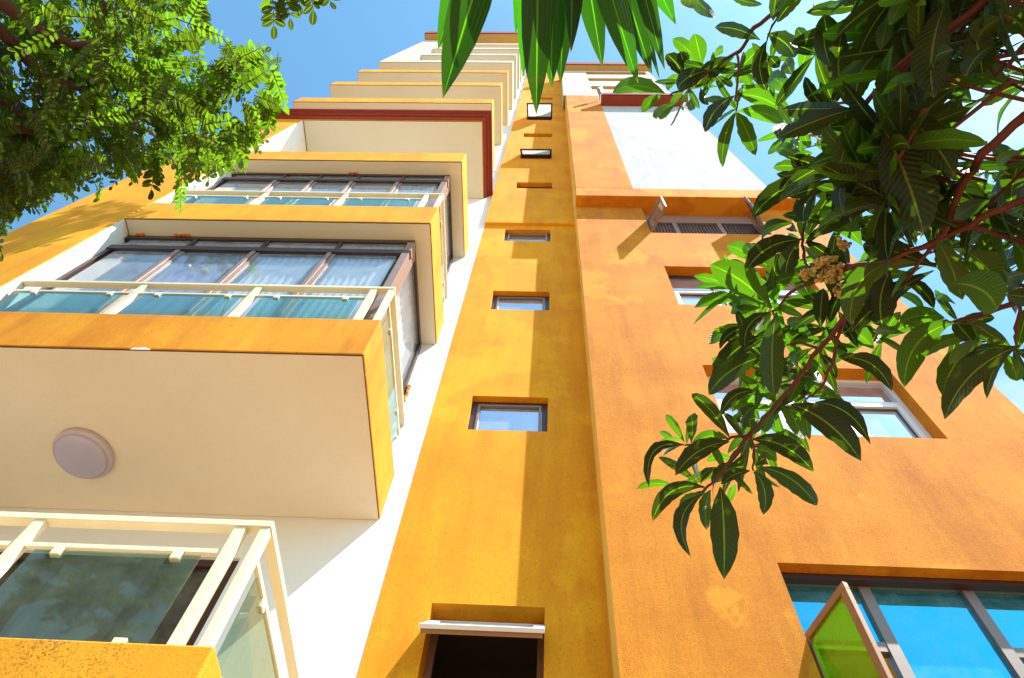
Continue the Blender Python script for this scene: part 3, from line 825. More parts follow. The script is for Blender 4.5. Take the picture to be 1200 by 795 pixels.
# leaves followed from the photograph: base x, y, tip x, y, width, distance, sideways bend, tint (0 dark .. .85 light; .97 brownish)
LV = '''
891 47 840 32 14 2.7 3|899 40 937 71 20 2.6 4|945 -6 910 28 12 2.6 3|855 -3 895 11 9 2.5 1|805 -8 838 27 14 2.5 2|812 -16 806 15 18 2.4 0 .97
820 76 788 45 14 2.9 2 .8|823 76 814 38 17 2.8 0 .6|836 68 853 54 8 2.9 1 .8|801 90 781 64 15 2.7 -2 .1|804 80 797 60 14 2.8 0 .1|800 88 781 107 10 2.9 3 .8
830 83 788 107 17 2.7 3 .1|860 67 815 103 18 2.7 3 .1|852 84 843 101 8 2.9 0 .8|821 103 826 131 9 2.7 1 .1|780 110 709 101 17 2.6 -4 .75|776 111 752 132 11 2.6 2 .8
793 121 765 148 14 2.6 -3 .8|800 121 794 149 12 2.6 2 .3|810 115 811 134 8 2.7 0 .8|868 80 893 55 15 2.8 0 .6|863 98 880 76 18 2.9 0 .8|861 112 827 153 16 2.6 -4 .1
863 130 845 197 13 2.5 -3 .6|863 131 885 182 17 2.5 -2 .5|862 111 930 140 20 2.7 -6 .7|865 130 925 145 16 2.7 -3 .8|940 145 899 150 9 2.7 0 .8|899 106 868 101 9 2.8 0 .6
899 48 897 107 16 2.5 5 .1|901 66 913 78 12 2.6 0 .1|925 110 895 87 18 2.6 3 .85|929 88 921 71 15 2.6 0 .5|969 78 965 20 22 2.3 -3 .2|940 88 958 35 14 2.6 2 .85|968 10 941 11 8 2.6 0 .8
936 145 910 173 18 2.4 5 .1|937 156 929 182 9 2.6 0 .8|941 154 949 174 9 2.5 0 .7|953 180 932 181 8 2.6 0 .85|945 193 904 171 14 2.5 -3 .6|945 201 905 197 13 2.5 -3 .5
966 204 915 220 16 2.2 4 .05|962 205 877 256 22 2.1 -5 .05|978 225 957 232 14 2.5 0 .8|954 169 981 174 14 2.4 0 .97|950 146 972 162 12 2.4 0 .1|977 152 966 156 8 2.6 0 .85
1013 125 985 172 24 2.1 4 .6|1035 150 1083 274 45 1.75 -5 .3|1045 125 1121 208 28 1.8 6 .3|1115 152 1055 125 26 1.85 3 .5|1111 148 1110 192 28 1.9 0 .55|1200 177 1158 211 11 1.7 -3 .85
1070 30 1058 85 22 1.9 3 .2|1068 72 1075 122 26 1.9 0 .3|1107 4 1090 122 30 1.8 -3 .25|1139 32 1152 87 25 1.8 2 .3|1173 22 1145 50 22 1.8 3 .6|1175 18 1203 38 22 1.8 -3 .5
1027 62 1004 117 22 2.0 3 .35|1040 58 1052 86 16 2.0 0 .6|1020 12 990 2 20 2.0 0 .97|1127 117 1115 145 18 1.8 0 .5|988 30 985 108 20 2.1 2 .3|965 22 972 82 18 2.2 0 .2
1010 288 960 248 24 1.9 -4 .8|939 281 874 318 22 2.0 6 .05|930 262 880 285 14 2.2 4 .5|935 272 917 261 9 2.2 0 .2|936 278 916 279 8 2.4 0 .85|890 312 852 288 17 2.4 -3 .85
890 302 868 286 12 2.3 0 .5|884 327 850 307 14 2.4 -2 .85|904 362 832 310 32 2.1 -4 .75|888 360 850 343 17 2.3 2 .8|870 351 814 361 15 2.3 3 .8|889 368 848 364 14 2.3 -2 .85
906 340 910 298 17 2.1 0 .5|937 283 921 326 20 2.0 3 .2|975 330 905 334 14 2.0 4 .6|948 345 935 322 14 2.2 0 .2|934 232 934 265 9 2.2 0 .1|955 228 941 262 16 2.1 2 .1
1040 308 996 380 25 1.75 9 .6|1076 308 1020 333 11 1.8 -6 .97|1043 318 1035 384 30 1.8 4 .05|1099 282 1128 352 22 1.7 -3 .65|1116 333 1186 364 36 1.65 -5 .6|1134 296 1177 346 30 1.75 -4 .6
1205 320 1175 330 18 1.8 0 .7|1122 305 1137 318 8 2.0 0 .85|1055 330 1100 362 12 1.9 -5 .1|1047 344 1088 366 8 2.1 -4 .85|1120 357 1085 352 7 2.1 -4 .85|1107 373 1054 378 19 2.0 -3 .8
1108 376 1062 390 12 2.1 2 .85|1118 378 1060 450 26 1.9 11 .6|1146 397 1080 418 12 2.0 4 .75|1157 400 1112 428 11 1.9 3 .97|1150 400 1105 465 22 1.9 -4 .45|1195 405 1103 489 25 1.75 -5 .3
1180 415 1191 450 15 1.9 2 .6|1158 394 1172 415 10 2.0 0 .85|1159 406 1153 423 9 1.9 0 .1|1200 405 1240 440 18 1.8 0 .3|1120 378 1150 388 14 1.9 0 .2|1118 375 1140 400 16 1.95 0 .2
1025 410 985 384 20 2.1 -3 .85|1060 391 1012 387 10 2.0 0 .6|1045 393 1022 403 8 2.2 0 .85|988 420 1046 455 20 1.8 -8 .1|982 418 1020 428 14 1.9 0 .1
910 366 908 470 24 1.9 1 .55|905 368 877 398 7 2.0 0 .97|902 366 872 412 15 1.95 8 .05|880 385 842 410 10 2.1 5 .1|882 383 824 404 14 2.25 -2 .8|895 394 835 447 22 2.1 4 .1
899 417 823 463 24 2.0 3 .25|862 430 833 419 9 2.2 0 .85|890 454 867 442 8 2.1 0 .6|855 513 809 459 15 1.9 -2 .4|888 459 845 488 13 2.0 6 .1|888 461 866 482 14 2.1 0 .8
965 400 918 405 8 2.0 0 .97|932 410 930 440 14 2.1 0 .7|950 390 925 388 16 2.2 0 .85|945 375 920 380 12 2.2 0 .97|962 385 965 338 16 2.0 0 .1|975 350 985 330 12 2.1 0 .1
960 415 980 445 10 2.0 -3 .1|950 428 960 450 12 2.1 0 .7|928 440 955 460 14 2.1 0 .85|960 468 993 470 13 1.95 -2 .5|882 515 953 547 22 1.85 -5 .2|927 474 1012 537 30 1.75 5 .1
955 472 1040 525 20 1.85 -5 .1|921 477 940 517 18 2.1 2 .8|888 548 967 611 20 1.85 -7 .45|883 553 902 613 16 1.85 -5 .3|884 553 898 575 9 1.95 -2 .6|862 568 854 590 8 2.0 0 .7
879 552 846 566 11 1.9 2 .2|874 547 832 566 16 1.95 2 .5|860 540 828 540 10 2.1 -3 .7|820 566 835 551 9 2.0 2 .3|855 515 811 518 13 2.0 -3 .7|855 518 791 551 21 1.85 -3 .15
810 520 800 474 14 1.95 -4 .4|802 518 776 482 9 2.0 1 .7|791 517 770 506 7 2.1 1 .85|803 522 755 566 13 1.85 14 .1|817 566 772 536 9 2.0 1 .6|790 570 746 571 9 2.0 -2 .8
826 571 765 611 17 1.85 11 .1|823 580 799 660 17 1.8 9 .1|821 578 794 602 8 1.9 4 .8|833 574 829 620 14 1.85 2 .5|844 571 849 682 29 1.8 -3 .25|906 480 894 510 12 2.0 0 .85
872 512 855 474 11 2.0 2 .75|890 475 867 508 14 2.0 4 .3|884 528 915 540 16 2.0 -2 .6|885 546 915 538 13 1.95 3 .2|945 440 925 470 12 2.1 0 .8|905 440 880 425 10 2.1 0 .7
'''
T = thing('broadleaf_tree', 'tree with big dark leaves, red twigs and cream blossom reaching in from the right', 'tree')
lv = Leaves()
R1 = random.Random(21)
rows_ = [q for l in LV.strip().splitlines() for q in l.split('|')]
for q in rows_:
    a = [float(x) for x in q.split()]
    bx, by, tx, ty, w, d, bd = a[:7]
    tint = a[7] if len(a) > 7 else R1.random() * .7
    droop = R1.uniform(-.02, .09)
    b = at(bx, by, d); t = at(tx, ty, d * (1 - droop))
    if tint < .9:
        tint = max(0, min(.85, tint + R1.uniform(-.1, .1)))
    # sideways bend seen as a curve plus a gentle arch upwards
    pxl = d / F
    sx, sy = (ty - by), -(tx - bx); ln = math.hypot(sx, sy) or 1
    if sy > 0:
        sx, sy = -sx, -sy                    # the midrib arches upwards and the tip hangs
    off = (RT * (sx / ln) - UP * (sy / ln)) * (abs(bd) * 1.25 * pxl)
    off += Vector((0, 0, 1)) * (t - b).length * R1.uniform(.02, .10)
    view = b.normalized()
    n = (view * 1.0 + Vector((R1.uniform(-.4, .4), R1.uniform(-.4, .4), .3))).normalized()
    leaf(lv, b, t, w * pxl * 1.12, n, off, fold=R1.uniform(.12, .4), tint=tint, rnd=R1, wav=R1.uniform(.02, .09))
BR = []
# branches: list of (px, py, distance) and radii at start and end
BR.append(([(1330, -160, 1.9), (1240, -70, 1.85), (1153, 3, 1.85), (1110, 37, 1.85), (1060, 77, 1.85), (1033, 103, 1.85), (1013, 123, 1.9)], .016, .007))
BR.append(([(1060, 77, 1.85), (1042, 115, 1.85), (1030, 150, 1.8)], .009, .005))
BR.append(([(1100, -130, 2.4), (1000, -60, 2.5), (935, -5, 2.6), (917, 7, 2.6), (883, 33, 2.7), (867, 60, 2.7), (833, 83, 2.75), (803, 104, 2.7), (785, 112, 2.65)], .013, .004))
BR.append(([(917, 8, 2.6), (905, 30, 2.6), (899, 48, 2.6)], .005, .003))
BR.append(([(864, 62, 2.7), (864, 100, 2.65), (863, 130, 2.6)], .006, .003))
BR.append(([(1360, 60, 1.7), (1240, 120, 1.7), (1200, 137, 1.75), (1150, 180, 1.75), (1128, 215, 1.8), (1105, 272, 1.75), (1097, 283, 1.75), (1033, 307, 1.8), (1000, 312, 1.85), (978, 315, 1.9)], .014, .005))
BR.append(([(1128, 215, 1.8), (1085, 205, 1.85), (1062, 190, 1.9)], .007, .004))
BR.append(([(1300, 200, 1.75), (1200, 235, 1.8), (1150, 255, 1.8), (1097, 283, 1.8)], .012, .007))
BR.append(([(1040, 305, 1.8), (1010, 345, 1.9), (990, 373, 1.95), (960, 410, 1.95), (933, 447, 1.95), (912, 472, 1.95), (877, 510, 1.9), (847, 553, 1.9), (823, 577, 1.85)], .010, .004))
BR.append(([(960, 410, 1.95), (935, 402, 2.0), (922, 404, 2.0)], .005, .003))
BR.append(([(990, 373, 1.95), (978, 418, 1.95), (962, 455, 1.95), (945, 468, 1.95)], .006, .003))
BR.append(([(1000, 312, 1.85), (955, 330, 2.0), (928, 342, 2.05), (912, 362, 2.05)], .007, .004))
BR.append(([(955, 330, 2.0), (942, 300, 2.1), (940, 275, 2.1), (950, 240, 2.15), (962, 205, 2.2)], .006, .003))
BR.append(([(877, 510, 1.9), (840, 517, 1.95), (803, 522, 1.95)], .005, .003))
BR.append(([(880, 509, 1.9), (883, 535, 1.9), (883, 552, 1.9)], .005, .003))
BR.append(([(1320, 330, 1.8), (1200, 350, 1.85), (1150, 370, 1.9), (1118, 378, 1.95), (1108, 375, 1.98)], .010, .004))
BR.append(([(1200, 350, 1.85), (1190, 385, 1.85), (1192, 408, 1.85)], .006, .003))
BR.append(([(1013, 123, 1.9), (975, 120, 2.3), (943, 140, 2.5)], .006, .003))
BR.append(([(1097, 283, 1.75), (1060, 330, 1.85), (1025, 400, 2.0)], .006, .003))
BR.append(([(1250, 60, 2.0), (1180, 20, 2.0), (1120, -10, 2.0), (1050, -10, 2.1), (985, 5, 2.2)], .010, .004))
BR.append(([(1200, 60, 1.9), (1150, 75, 1.9), (1100, 100, 1.9), (1085, 140, 1.95)], .007, .003))
BR.append(([(1200, 55, 1.9), (1168, 90, 1.9), (1130, 45, 1.95), (1110, 36, 1.9)], .006, .004))
trunk_top = Vector((2.1, -.35, 1.0))
for pts, ra, rb in BR:
    m = MB(); P3 = [at(*p) for p in pts]
    if pts[0][0] > 1250 or pts[0][1] < -100:
        s = P3[0]; P3 = [trunk_top * .97 + Vector((0, 0, -.1)), trunk_top.lerp(s, .5) + Vector((.05, -.04, .08))] + P3
        ra2 = [.035, .024] + [ra + (rb - ra) * i / (len(pts) - 1) for i in range(len(pts))]
    else:
        ra2 = [ra + (rb - ra) * i / (len(pts) - 1) for i in range(len(pts))]
    # small wobble so that the limbs are not ruled
    Q, Rr = [], []
    for i in range(len(P3) - 1):
        for k in range(4):
            t = k / 4
            jit = Vector((R1.uniform(-1, 1), R1.uniform(-1, 1), R1.uniform(-1, 1))) * (.004 if k else 0)
            Q.append(P3[i].lerp(P3[i + 1], t) + jit); Rr.append(ra2[i] + (ra2[i + 1] - ra2[i]) * t + (0.0012 if k == 0 else 0))
    Q.append(P3[-1]); Rr.append(ra2[-1])
    m.tube(Q, [x * .78 for x in Rr], 7); m.build('branch', M['bark_red'], T, smooth=True)
m = MB(); m.tube([(2.35, -.9, G), (2.30, -.75, G + .8), (2.18, -.5, 0.2), trunk_top, trunk_top + Vector((.02, .05, .25))], [.13, .10, .085, .06, .02], 10)
m.build('trunk', M['bark_red'], T, smooth=True)


def rosette(px, py, d, n, size, ax=None):
    """a whorl of leaves round the end of a twig"""
    c = at(px, py, d)
    ax = (ax or Vector((R1.uniform(-1, .3), R1.uniform(-.6, .6), R1.uniform(-.5, .7)))).normalized()
    o1 = ax.orthogonal().normalized(); o2 = ax.cross(o1)
    a0 = R1.uniform(0, 6.28)
    for k in range(n):
        a = a0 + k * 2.4
        el = R1.uniform(.35, 1.25)
        dr = (o1 * math.cos(a) + o2 * math.sin(a)) * math.sin(el) + ax * math.cos(el)
        dr = (dr + Vector((0, 0, -.35))).normalized()
        Ln = size * R1.uniform(.7, 1.25)
        b = c - ax * R1.uniform(0, .04)
        t = b + dr * Ln
        leaf(lv, b + dr * .01, t, Ln * R1.uniform(.19, .26), (ax + Vector((0, 0, .8)) + Vector((R1.uniform(-.4, .4),) * 3)).normalized(),
             Vector((0, 0, 1)) * Ln * R1.uniform(.04, .14), fold=R1.uniform(.12, .35), rnd=R1, tint=R1.random() * .85, wav=R1.uniform(.02, .08))
    tw_.append((c, ax))


tw_ = []
for px, py, d, n_, sz, up_ in ((908, 362, 2.25, 6, 58, .85), (900, 350, 2.3, 5, 52, .85), (940, 283, 2.3, 5, 50, .5), (960, 215, 2.4, 6, 48, .3), (935, 152, 2.6, 6, 44, .7), (863, 128, 2.75, 4, 40, .7),
                               (803, 100, 2.85, 7, 38, .8), (835, 85, 2.8, 6, 38, .4), (868, 80, 2.8, 6, 38, .5), (905, 70, 2.7, 6, 42, .4), (910, 478, 2.1, 8, 56, .6), (880, 525, 2.05, 6, 55, .4), (895, 495, 2.15, 6, 52, .7), (850, 550, 2.0, 5, 46, .4), (935, 445, 2.15, 7, 56, .5), (900, 430, 2.15, 6, 56, .4), (880, 400, 2.2, 6, 54, .5), (860, 340, 2.3, 6, 48, .85), (925, 320, 2.25, 7, 54, .5), (970, 385, 2.15, 6, 56, .3),
                               (826, 572, 2.0, 4, 40, .5), (803, 520, 2.05, 4, 36, .6), (958, 405, 2.15, 7, 52, .6), (948, 462, 2.1, 6, 46, .5), (1120, 380, 2.1, 6, 58, .5), (1188, 408, 1.95, 6, 60, .3),
                               (1030, 398, 2.15, 6, 52, .75), (1000, 318, 2.1, 7, 60, .3), (925, 405, 2.15, 5, 48, .8), (985, 360, 2.1, 6, 55, .3), (960, 60, 2.5, 7, 60, .3), (975, 130, 2.4, 7, 55, .3), (990, 210, 2.3, 8, 62, .2), (985, 260, 2.2, 6, 60, .3)):
    a0 = R1.uniform(0, 6.28)
    for k in range(n_):
        a = a0 + k * 2.4 + R1.uniform(-.3, .3)
        ln = sz * R1.uniform(.75, 1.25); fs = R1.uniform(.6, 1)
        b = at(px + R1.uniform(-5, 5), py + R1.uniform(-5, 5), d); t = at(px + math.cos(a) * ln, py + math.sin(a) * ln + ln * .15, d * R1.uniform(.94, 1.02))
        leaf(lv, b, t, ln * .26 * fs * d / F, (b.normalized() + Vector((R1.uniform(-.6, .6), R1.uniform(-.6, .6), .3))).normalized(), Vector((0, 0, 1)) * (t - b).length * R1.uniform(.03, .12),
             fold=R1.uniform(.12, .35), rnd=R1, tint=max(0, min(.85, up_ + R1.uniform(-.3, .3))), wav=R1.uniform(.02, .08))
hole = [(1040, 88, 17), (1128, 176, 12), (1120, 250, 9), (1100, 345, 18), (1185, 170, 8), (1150, 118, 7), (1105, 133, 6), (1180, 58, 8), (1175, 120, 8), (1140, 320, 9), (978, 30, 10), (1000, 95, 7)]
cnt = 0
while cnt < 95:
    x, y = R1.uniform(1000, 1215), R1.uniform(-60, 320)
    if x < 1035 and y > 215 or x + y * .25 < 1008:
        continue
    if any(math.hypot(x - a, y - b) < r + 22 for a, b, r in hole):
        continue
    rosette(x, y, R1.uniform(1.75, 2.6), R1.randint(5, 7), .19); cnt += 1
for k in range(42):                              # unseen crown leaves above and right, added to shade those in view
    x, y = R1.uniform(960, 1650), R1.uniform(-520, 300)
    if y > -110 and x < 1290:
        continue
    rosette(x, y, R1.uniform(1.9, 3.2), R1.randint(6, 8), .19)
for k in range(46):
    rosette(R1.uniform(1270, 1750), R1.uniform(-120, 420), R1.uniform(1.75, 2.5), R1.randint(6, 8), .19)
for p in ((1010, -40, 2.3), (960, -45, 2.4), (920, -50, 2.5), (1060, -45, 2.2), (1120, -50, 2.1)):
    rosette(*p, 6, .16)
mt = MB()
for c, ax in tw_:
    mt.tube([c + ax * .01, c - ax * .10 + Vector((.02, -.01, -.01)), c - ax * .2 + Vector((.07, -.02, -.02))], [.003, .004, .005], 5)
tgs = mt.build('twigs', M['bark_red'], T, smooth=True); tgs['kind'] = 'stuff'
lv.build('foliage', M['loquat_leaf'], T, smooth=True)


def ico(mb, c, r):
    n0 = len(mb.v); ph = (1 + 5 ** .5) / 2
    vs = [(-1, ph, 0), (1, ph, 0), (-1, -ph, 0), (1, -ph, 0), (0, -1, ph), (0, 1, ph), (0, -1, -ph), (0, 1, -ph), (ph, 0, -1), (ph, 0, 1), (-ph, 0, -1), (-ph, 0, 1)]
    for v in vs:
        w = Vector(v).normalized() * r * R1.uniform(.85, 1.15); mb.v.append((c[0] + w.x, c[1] + w.y, c[2] + w.z))
    for f in ((0, 11, 5), (0, 5, 1), (0, 1, 7), (0, 7, 10), (0, 10, 11), (1, 5, 9), (5, 11, 4), (11, 10, 2), (10, 7, 6), (7, 1, 8), (3, 9, 4), (3, 4, 2), (3, 2, 6), (3, 6, 8), (3, 8, 9), (4, 9, 5), (2, 4, 11), (6, 2, 10), (8, 6, 7), (9, 8, 1)):
        mb.f.append(tuple(n0 + i for i in f))


for (px, py, d, rad, n) in ((969, 316, 1.87, 21, 44), (988, 285, 1.85, 9, 14), (988, 342, 1.87, 9, 14), (947, 322, 1.9, 8, 12), (944, 128, 2.45, 15, 34), (946, 190, 2.4, 10, 12), (957, 160, 2.45, 8, 9), (1004, 322, 1.85, 7, 8)):
    m = MB(); c0 = at(px, py, d); st = MB()
    for k in range(n):
        a, r = R1.uniform(0, 6.28), rad * math.sqrt(R1.random())
        c = at(px + r * math.cos(a), py + r * math.sin(a) * .7, d + R1.uniform(-.03, .03))
        for j in range(3):
            ico(m, c + Vector((R1.uniform(-1, 1), R1.uniform(-1, 1), R1.uniform(-1, 1))) * .006, .0042 * R1.uniform(.7, 1.3))
        st.tube([c0 + Vector((0, 0, .02)), c], [.0016, .001], 4)
    f = m.build('flower_cluster', M['flower'], T, smooth=True)
    st.build('flower_stalk', M['flower'], f, smooth=True)

# ------------------------------------------------------------------ small-leaved tree on the left
T2 = thing('feathery_leaf_tree', 'tree with small paired green leaflets and brown branches at the upper left', 'tree')
R2 = random.Random(5)
BL = [([(-260, -90, 6.0), (-120, -60, 6.0), (0, 2, 6.0), (40, 28, 6.0), (77, 48, 6.1), (107, 50, 6.2), (150, 41, 6.3)], .065, .012),
      ([(77, 48, 6.1), (100, 66, 6.2), (117, 82, 6.3), (150, 100, 6.4), (200, 108, 6.5)], .022, .008),
      ([(137, 44, 6.25), (145, 22, 6.3), (155, 10, 6.3), (170, 6, 6.4)], .018, .006),
      ([(-240, 60, 6.2), (-110, 20, 6.2), (-40, 5, 6.2), (0, 36, 6.2), (28, 67, 6.2), (44, 85, 6.2), (88, 102, 6.3), (120, 122, 6.4)], .06, .016),
      ([(125, 69, 6.3), (118, 92, 6.35), (120, 115, 6.4), (124, 138, 6.4)], .024, .016),
      ([(-240, 250, 6.4), (-110, 190, 6.4), (0, 156, 6.4), (47, 146, 6.4), (90, 139, 6.4), (123, 138, 6.4), (150, 132, 6.5), (200, 126, 6.6), (247, 114, 6.7), (290, 104, 6.8)], .06, .006),
      ([(123, 138, 6.4), (165, 150, 7.2), (215, 165, 8.6), (262, 158, 10.0)], .03, .008),
      ([(42, 86, 6.2), (45, 105, 6.3), (47, 124, 6.35)], .014, .007),
      ([(150, 132, 6.5), (190, 150, 6.6), (240, 160, 6.7)], .014, .006),
      ([(0, 120, 6.3), (20, 132, 6.3), (35, 140, 6.4)], .02, .01),
      ([(120, 0, 6.2), (122, 15, 6.2), (124, 30, 6.2)], .012, .006)]
tt = Vector((-5.2, -1.0, 2.2))
for pts, ra, rb in BL:
    m = MB(); P3 = [at(*p) for p in pts]; rr = [ra + (rb - ra) * i / (len(pts) - 1) for i in range(len(pts))]
    if pts[0][0] < -150:
        P3 = [tt + Vector((0, 0, -.2)), tt.lerp(P3[0], .5) + Vector((-.1, 0, .2))] + P3; rr = [.10, .08] + rr
    Q, Rr = [], []
    for i in range(len(P3) - 1):
        for k in range(3):
            jit = Vector((R2.uniform(-1, 1), R2.uniform(-1, 1), R2.uniform(-1, 1))) * (.02 if k else 0)
            Q.append(P3[i].lerp(P3[i + 1], k / 3) + jit); Rr.append(rr[i] + (rr[i + 1] - rr[i]) * k / 3)
    Q.append(P3[-1]); Rr.append(rr[-1])
    m.tube(Q, Rr, 7); m.build('branch', M['bark_brown'], T2, smooth=True)
m = MB(); m.tube([(-5.3, -1.5, G), (-5.35, -1.4, 0), (-5.25, -1.15, 1.2), tt, tt + Vector((0, .1, .4))], [.24, .19, .16, .13, .05], 10)
m.build('trunk', M['bark_brown'], T2, smooth=True)
fl = Leaves(); tg = MB()


def pinnate(b, dr, Ln, n, ls, tint=None, drop=.25):
    """a compound leaf: pairs of oval leaflets on a thin stalk"""
    dr = dr.normalized()
    nn = Vector((R2.uniform(-.6, .6), R2.uniform(-.6, .6), 1)).normalized()
    sd = dr.cross(nn).normalized()
    pts = [b + dr * Ln * t + Vector((0, 0, -drop * Ln)) * t * t for t in (0, .33, .66, 1)]
    tg.tube(pts, [.004, .003, .0025, .0015], 4)
    tn = .15 + R2.random() * .70 if tint is None else tint
    for k in range(n):
        t = .16 + .84 * k / (n - 1)
        c = b + dr * Ln * t + Vector((0, 0, -drop * Ln)) * t * t
        dd = (dr + Vector((0, 0, -2 * drop * t))).normalized()
        for s in ((-1, 1) if k < n - 1 else (0,)):
            ld = (sd * s * .95 + dd * (.45 if s else 1) + Vector((R2.uniform(-.2, .2), R2.uniform(-.2, .2), R2.uniform(-.35, .1)))).normalized()
            l = ls * R2.uniform(.8, 1.15)
            leaf(fl, c, c + ld * l, l * R2.uniform(.50, .62), nn + Vector((R2.uniform(-.5, .5), R2.uniform(-.5, .5), 0)), fold=.15, rows=5, cols=2, wav=.0,
                 tint=min(.97 if R2.random() < .02 else .85, max(0, tn + R2.uniform(-.15, .15)) if R2.random() > .02 else .97), P=OVAL, rnd=R2)


POLY = [(-170, -170), (238, -170), (240, 38), (258, 52), (300, 58), (326, 82), (322, 118), (306, 150), (278, 182), (250, 192), (215, 196), (182, 194), (150, 196), (122, 206), (92, 208), (62, 224), (32, 240), (-20, 262), (-170, 320)]


def inside(x, y):
    c = False; j = len(POLY) - 1
    for i in range(len(POLY)):
        xi, yi = POLY[i]; xj, yj = POLY[j]
        if (yi > y) != (yj > y) and x < (xj - xi) * (y - yi) / (yj - yi) + xi:
            c = not c
        j = i
    return c


gaps = [(80, 158, 10), (115, 188, 13), (60, 236, 11), (30, 82, 6), (140, 122, 9), (100, 35, 8), (92, 14, 6), (165, 125, 7), (35, 108, 7), (170, 165, 6), (270, 125, 8), (130, 210, 9), (236, 70, 8)]
n = 0
while n < 1420:
    x, y = R2.uniform(-170, 335), R2.uniform(-170, 320)
    low = n > 1120
    if low:
        x, y = R2.uniform(-60, 190), R2.uniform(70, 275)
    if not inside(x, y):
        continue
    if any(math.hypot(x - a, y - b) < r + 12 for a, b, r in gaps) and R2.random() < .85:
        continue
    if (x < -20 or y < -20) and R2.random() < .45:
        continue
    d = R2.uniform(6.15, 8.0) if R2.random() < .85 else R2.uniform(5.5, 6.2)
    b = at(x, y, d)
    a = R2.gauss(.7, .9)
    dr = RT * math.cos(a) - UP * math.sin(a) + FW * R2.uniform(-.6, .3)
    pinnate(b - dr.normalized() * .14, dr, R2.uniform(.22, .36), R2.randint(8, 10), .058 * R2.uniform(.85, 1.2), R2.uniform(.05, .6) if low else None)
    n += 1


def spray(pts, d, n_, ls, tint, Ln=None):
    """a drooping leaf followed in the photograph from its first to its last pixel"""
    (x0, y0), (x1, y1) = pts
    b = at(x0, y0, d); e = at(x1, y1, d * .985)
    pinnate(b, e - b, (e - b).length, n_, ls, tint, .06)


for p in (((213, 190), (213, 243), 6.4, 9, .075, .8), ((183, 190), (178, 222), 6.4, 6, .085, .1), ((118, 205), (117, 236), 6.6, 7, .05, .85), ((262, 60), (270, 112), 6.6, 9, .10, .1),
          ((282, 108), (294, 58), 6.6, 8, .10, .75), ((300, 108), (330, 126), 6.6, 6, .09, .8), ((318, 80), (334, 122), 6.5, 8, .09, .85), ((322, 118), (315, 150), 6.5, 7, .09, .6),
          ((285, 150), (284, 186), 6.5, 7, .09, .75), ((246, 180), (252, 202), 6.5, 6, .08, .5), ((236, 170), (234, 198), 6.5, 6, .08, .2), ((232, -5), (238, 42), 6.4, 8, .08, .2),
          ((318, -30), (322, 30), 5.2, 8, .085, .15), ((330, -30), (341, 22), 5.2, 8, .085, .3), ((342, -40), (352, 6), 5.3, 8, .08, .4), ((360, -40), (368, 12), 5.2, 8, .085, .1), ((372, -30), (388, 2), 5.2, 7, .08, .3),
          ((150, 190), (160, 205), 6.5, 6, .08, .6), ((262, 150), (268, 190), 6.6, 7, .09, .7)):
    spray(p[:2], *p[2:])
SD = Vector((2.05, -1.0, 4.1))
k = 0
while k < 17:                                     # outer leaves close to the wall; their shade falls on the pier
    q = Vector((R2.uniform(-5.8, -4.5), Y0, R2.uniform(5.9, 8.3)))
    p = q + SD * R2.uniform(.12, .5)
    z = p.dot(FW); x, y = 600 + F * p.dot(RT) / z, 397.5 - F * p.dot(UP) / z
    if not inside(x - 4, y + 6) or x > 300:
        continue
    pinnate(p, Vector((R2.uniform(-.3, 1), R2.uniform(-.5, .2), R2.uniform(-.9, .3))), .40, 8, .10)
    k += 1
fl.build('foliage', M['small_leaf'], T2, smooth=True)
tgs = tg.build('twigs', M['bark_brown'], T2, smooth=True); tgs['kind'] = 'stuff'

# ------------------------------------------------------------------ palm overhead
T3 = thing('palm', 'palm with long bright green strap leaflets hanging into the top edge', 'palm')
R3 = random.Random(9)
crown = at(650, -190, 1.75)
# tip x, y, x at the frame's top edge, width there, distance, tint
PF = [[(519, 115, 562, 34, 1.55, .25), (513, 58, 537, 22, 1.65, .6)],
      [(604, 42, 608, 10, 1.75, .85), (613, 92, 617, 15, 1.70, .85), (628.5, 134, 630, 27, 1.5, .2), (646, 103, 648, 26, 1.62, .5), (657, 99, 662, 24, 1.64, .3), (669, 62, 671, 18, 1.6, .1)],
      [(706, 79, 689, 22, 1.65, .4), (748, 98, 709, 24, 1.55, .6), (764, 87, 728, 22, 1.65, .35), (779, 82, 750, 16, 1.6, .3), (773, 93, 741, 10, 1.7, .2), (792, 29, 770, 22, 1.7, .7), (834, -6, 790, 22, 1.7, .4)]]
for fr, hub in zip(PF, ((612, -130), (642, -140), (672, -130))):
    lf = Leaves()
    hub3 = at(hub[0], hub[1], 1.72)
    for (tx, ty, ex, w, d, tint) in fr:
        sx, sy = ex - tx, 0 - ty
        k = (ty + 120) / max(ty, 1) if ty > 30 else 4.5
        bx, by = (ex + (ex - tx) * (120 / max(ty, 30)) * .55), -120
        b = at(bx, by, d + .06); t = at(tx, ty, d)
        off = Vector((0, 0, 1)) * (t - b).length * .05
        view = ((b + t) * .5).normalized()
        leaf(lf, b, t, w * d / F * 1.4, (view + RT * R3.uniform(-.35, .35)).normalized(), off, fold=R3.uniform(.25, .45), rows=16, cols=6, wav=.015, tint=tint, P=STRAP, rnd=R3)
        # stalk of the leaflet back to the hub
        st = MB()
    o = lf.build('frond', M['palm_leaf'], T3, smooth=True)
    st = MB()
    for (tx, ty, ex, w, d, tint) in fr:
        bx = ex + (ex - tx) * (120 / max(ty, 30)) * .55
        st.tube([at(bx, -118, d + .06), hub3], [.004, .006], 5)
    st.tube([hub3, hub3.lerp(crown, .5) + Vector((0, 0, .05)), crown], [.008, .010, .014], 6)
    st.build('frond_stalk', M['palm_bark'], o, smooth=True)
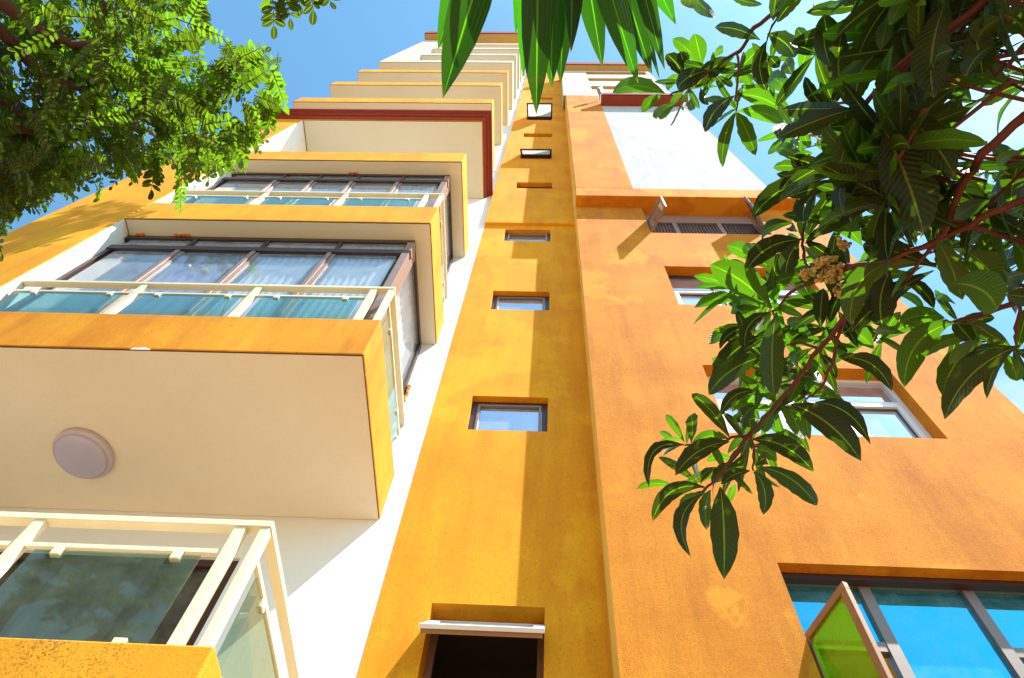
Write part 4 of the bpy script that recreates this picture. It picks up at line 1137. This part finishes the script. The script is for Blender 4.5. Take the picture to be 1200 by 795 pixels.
for k in range(9):                                # the rest of the crown, behind and beside the camera
    a = math.radians(200 + k * 17.5) if k else math.radians(180)
    dr = Vector((math.cos(a), math.sin(a), R3.uniform(.25, .7))).normalized()
    lf = Leaves(); hub3 = crown + dr * .28
    sd = dr.cross(Vector((0, 0, 1))).normalized()
    for j in range(9):
        f = (j - 4) / 4
        b = hub3 + dr * .02
        t = b + (dr * (1 - .45 * abs(f)) + sd * f * .9 + Vector((0, 0, -.35 - .3 * R3.random()))).normalized() * R3.uniform(.42, .58)
        if t.y > -.22:
            t.y = -.22 - .1 * R3.random()
        leaf(lf, b, t, .055, (Vector((0, 0, 1)) + sd * R3.uniform(-.4, .4)).normalized(), Vector((0, 0, .05)), fold=.3, rows=14, cols=6, wav=.015, tint=R3.random() * .8, P=STRAP, rnd=R3)
    o = lf.build('frond', M['palm_leaf'], T3, smooth=True)
    st = MB(); st.tube([hub3, hub3.lerp(crown, .5) + Vector((0, 0, .03)), crown], [.008, .010, .014], 6); st.build('frond_stalk', M['palm_bark'], o, smooth=True)
m = MB(); m.tube([(.25, -1.15, G), (.20, -1.05, -.6), (.12, -.8, .5), (.03, -.5, 1.2), crown], [.11, .09, .075, .065, .05], 10)
m.build('trunk', M['palm_bark'], T3, smooth=True)

# ------------------------------------------------------------------ light
sun_dir = Vector((2.05, -1.0, 3.75)).normalized()          # towards the sun
sd = bpy.data.lights.new('sun', 'SUN'); sd.energy = 5.0; sd.angle = math.radians(.5); sd.color = (1.0, .955, .88)
so = bpy.data.objects.new('sun', sd); COL.objects.link(so)
so.rotation_euler = (-sun_dir).to_track_quat('-Z', 'Y').to_euler()
w = bpy.data.worlds.new('World'); SC.world = w; w.use_nodes = True
nt = w.node_tree
bg = nt.nodes['Background']
sky = nt.nodes.new('ShaderNodeTexSky'); sky.sky_type = 'NISHITA'; sky.sun_disc = False
sky.sun_elevation = math.asin(sun_dir.z)
sky.sun_rotation = math.atan2(sun_dir.x, sun_dir.y)
sky.air_density = 1.0; sky.dust_density = .6; sky.ozone_density = 1.6
tc = nt.nodes.new('ShaderNodeTexCoord')
mp = nt.nodes.new('ShaderNodeMapping'); mp.inputs['Scale'].default_value = (1.0, 2.2, 1.0); mp.inputs['Location'].default_value = (.35, .1, 0)
nt.links.new(tc.outputs['Generated'], mp.inputs['Vector'])
cl = ramp(nt, noise(nt, 2.1, 8, .6, mp.outputs['Vector']), [(.47, (0, 0, 0)), (.78, (1, 1, 1))])
cm = nd(nt, 'ShaderNodeMath', operation='MULTIPLY'); cm.inputs[1].default_value = .42
sx_ = nt.nodes.new('ShaderNodeSeparateXYZ'); nt.links.new(tc.outputs['Generated'], sx_.inputs[0])
mr = nt.nodes.new('ShaderNodeMapRange'); mr.inputs['From Min'].default_value = -.15; mr.inputs['From Max'].default_value = .4; mr.inputs['To Min'].default_value = .15; mr.inputs['To Max'].default_value = 1.9
nt.links.new(sx_.outputs['X'], mr.inputs['Value'])
cb = nd(nt, 'ShaderNodeMath', operation='MULTIPLY'); nt.links.new(cl, cb.inputs[0]); nt.links.new(mr.outputs[0], cb.inputs[1])
nt.links.new(cb.outputs[0], cm.inputs[0])
tinted = mix(nt, 1.0, sky.outputs[0], (.74, 1.15, 1.12), 'MULTIPLY')
skyc = mix(nt, cm.outputs[0], tinted, (4.6, 5.0, 5.3))
nt.links.new(skyc, bg.inputs['Color'])
bg.inputs['Strength'].default_value = .122
SC.view_settings.view_transform = 'Standard'; SC.view_settings.look = 'None'
SC.view_settings.gamma = 1.0; SC.view_settings.use_curve_mapping = False
SC.view_settings.exposure = 1.24
SC.cycles.max_bounces = 10; SC.cycles.diffuse_bounces = 5; SC.cycles.transparent_max_bounces = 12
SC.cycles.caustics_reflective = False; SC.cycles.caustics_refractive = False
SC.cycles.use_denoising = True
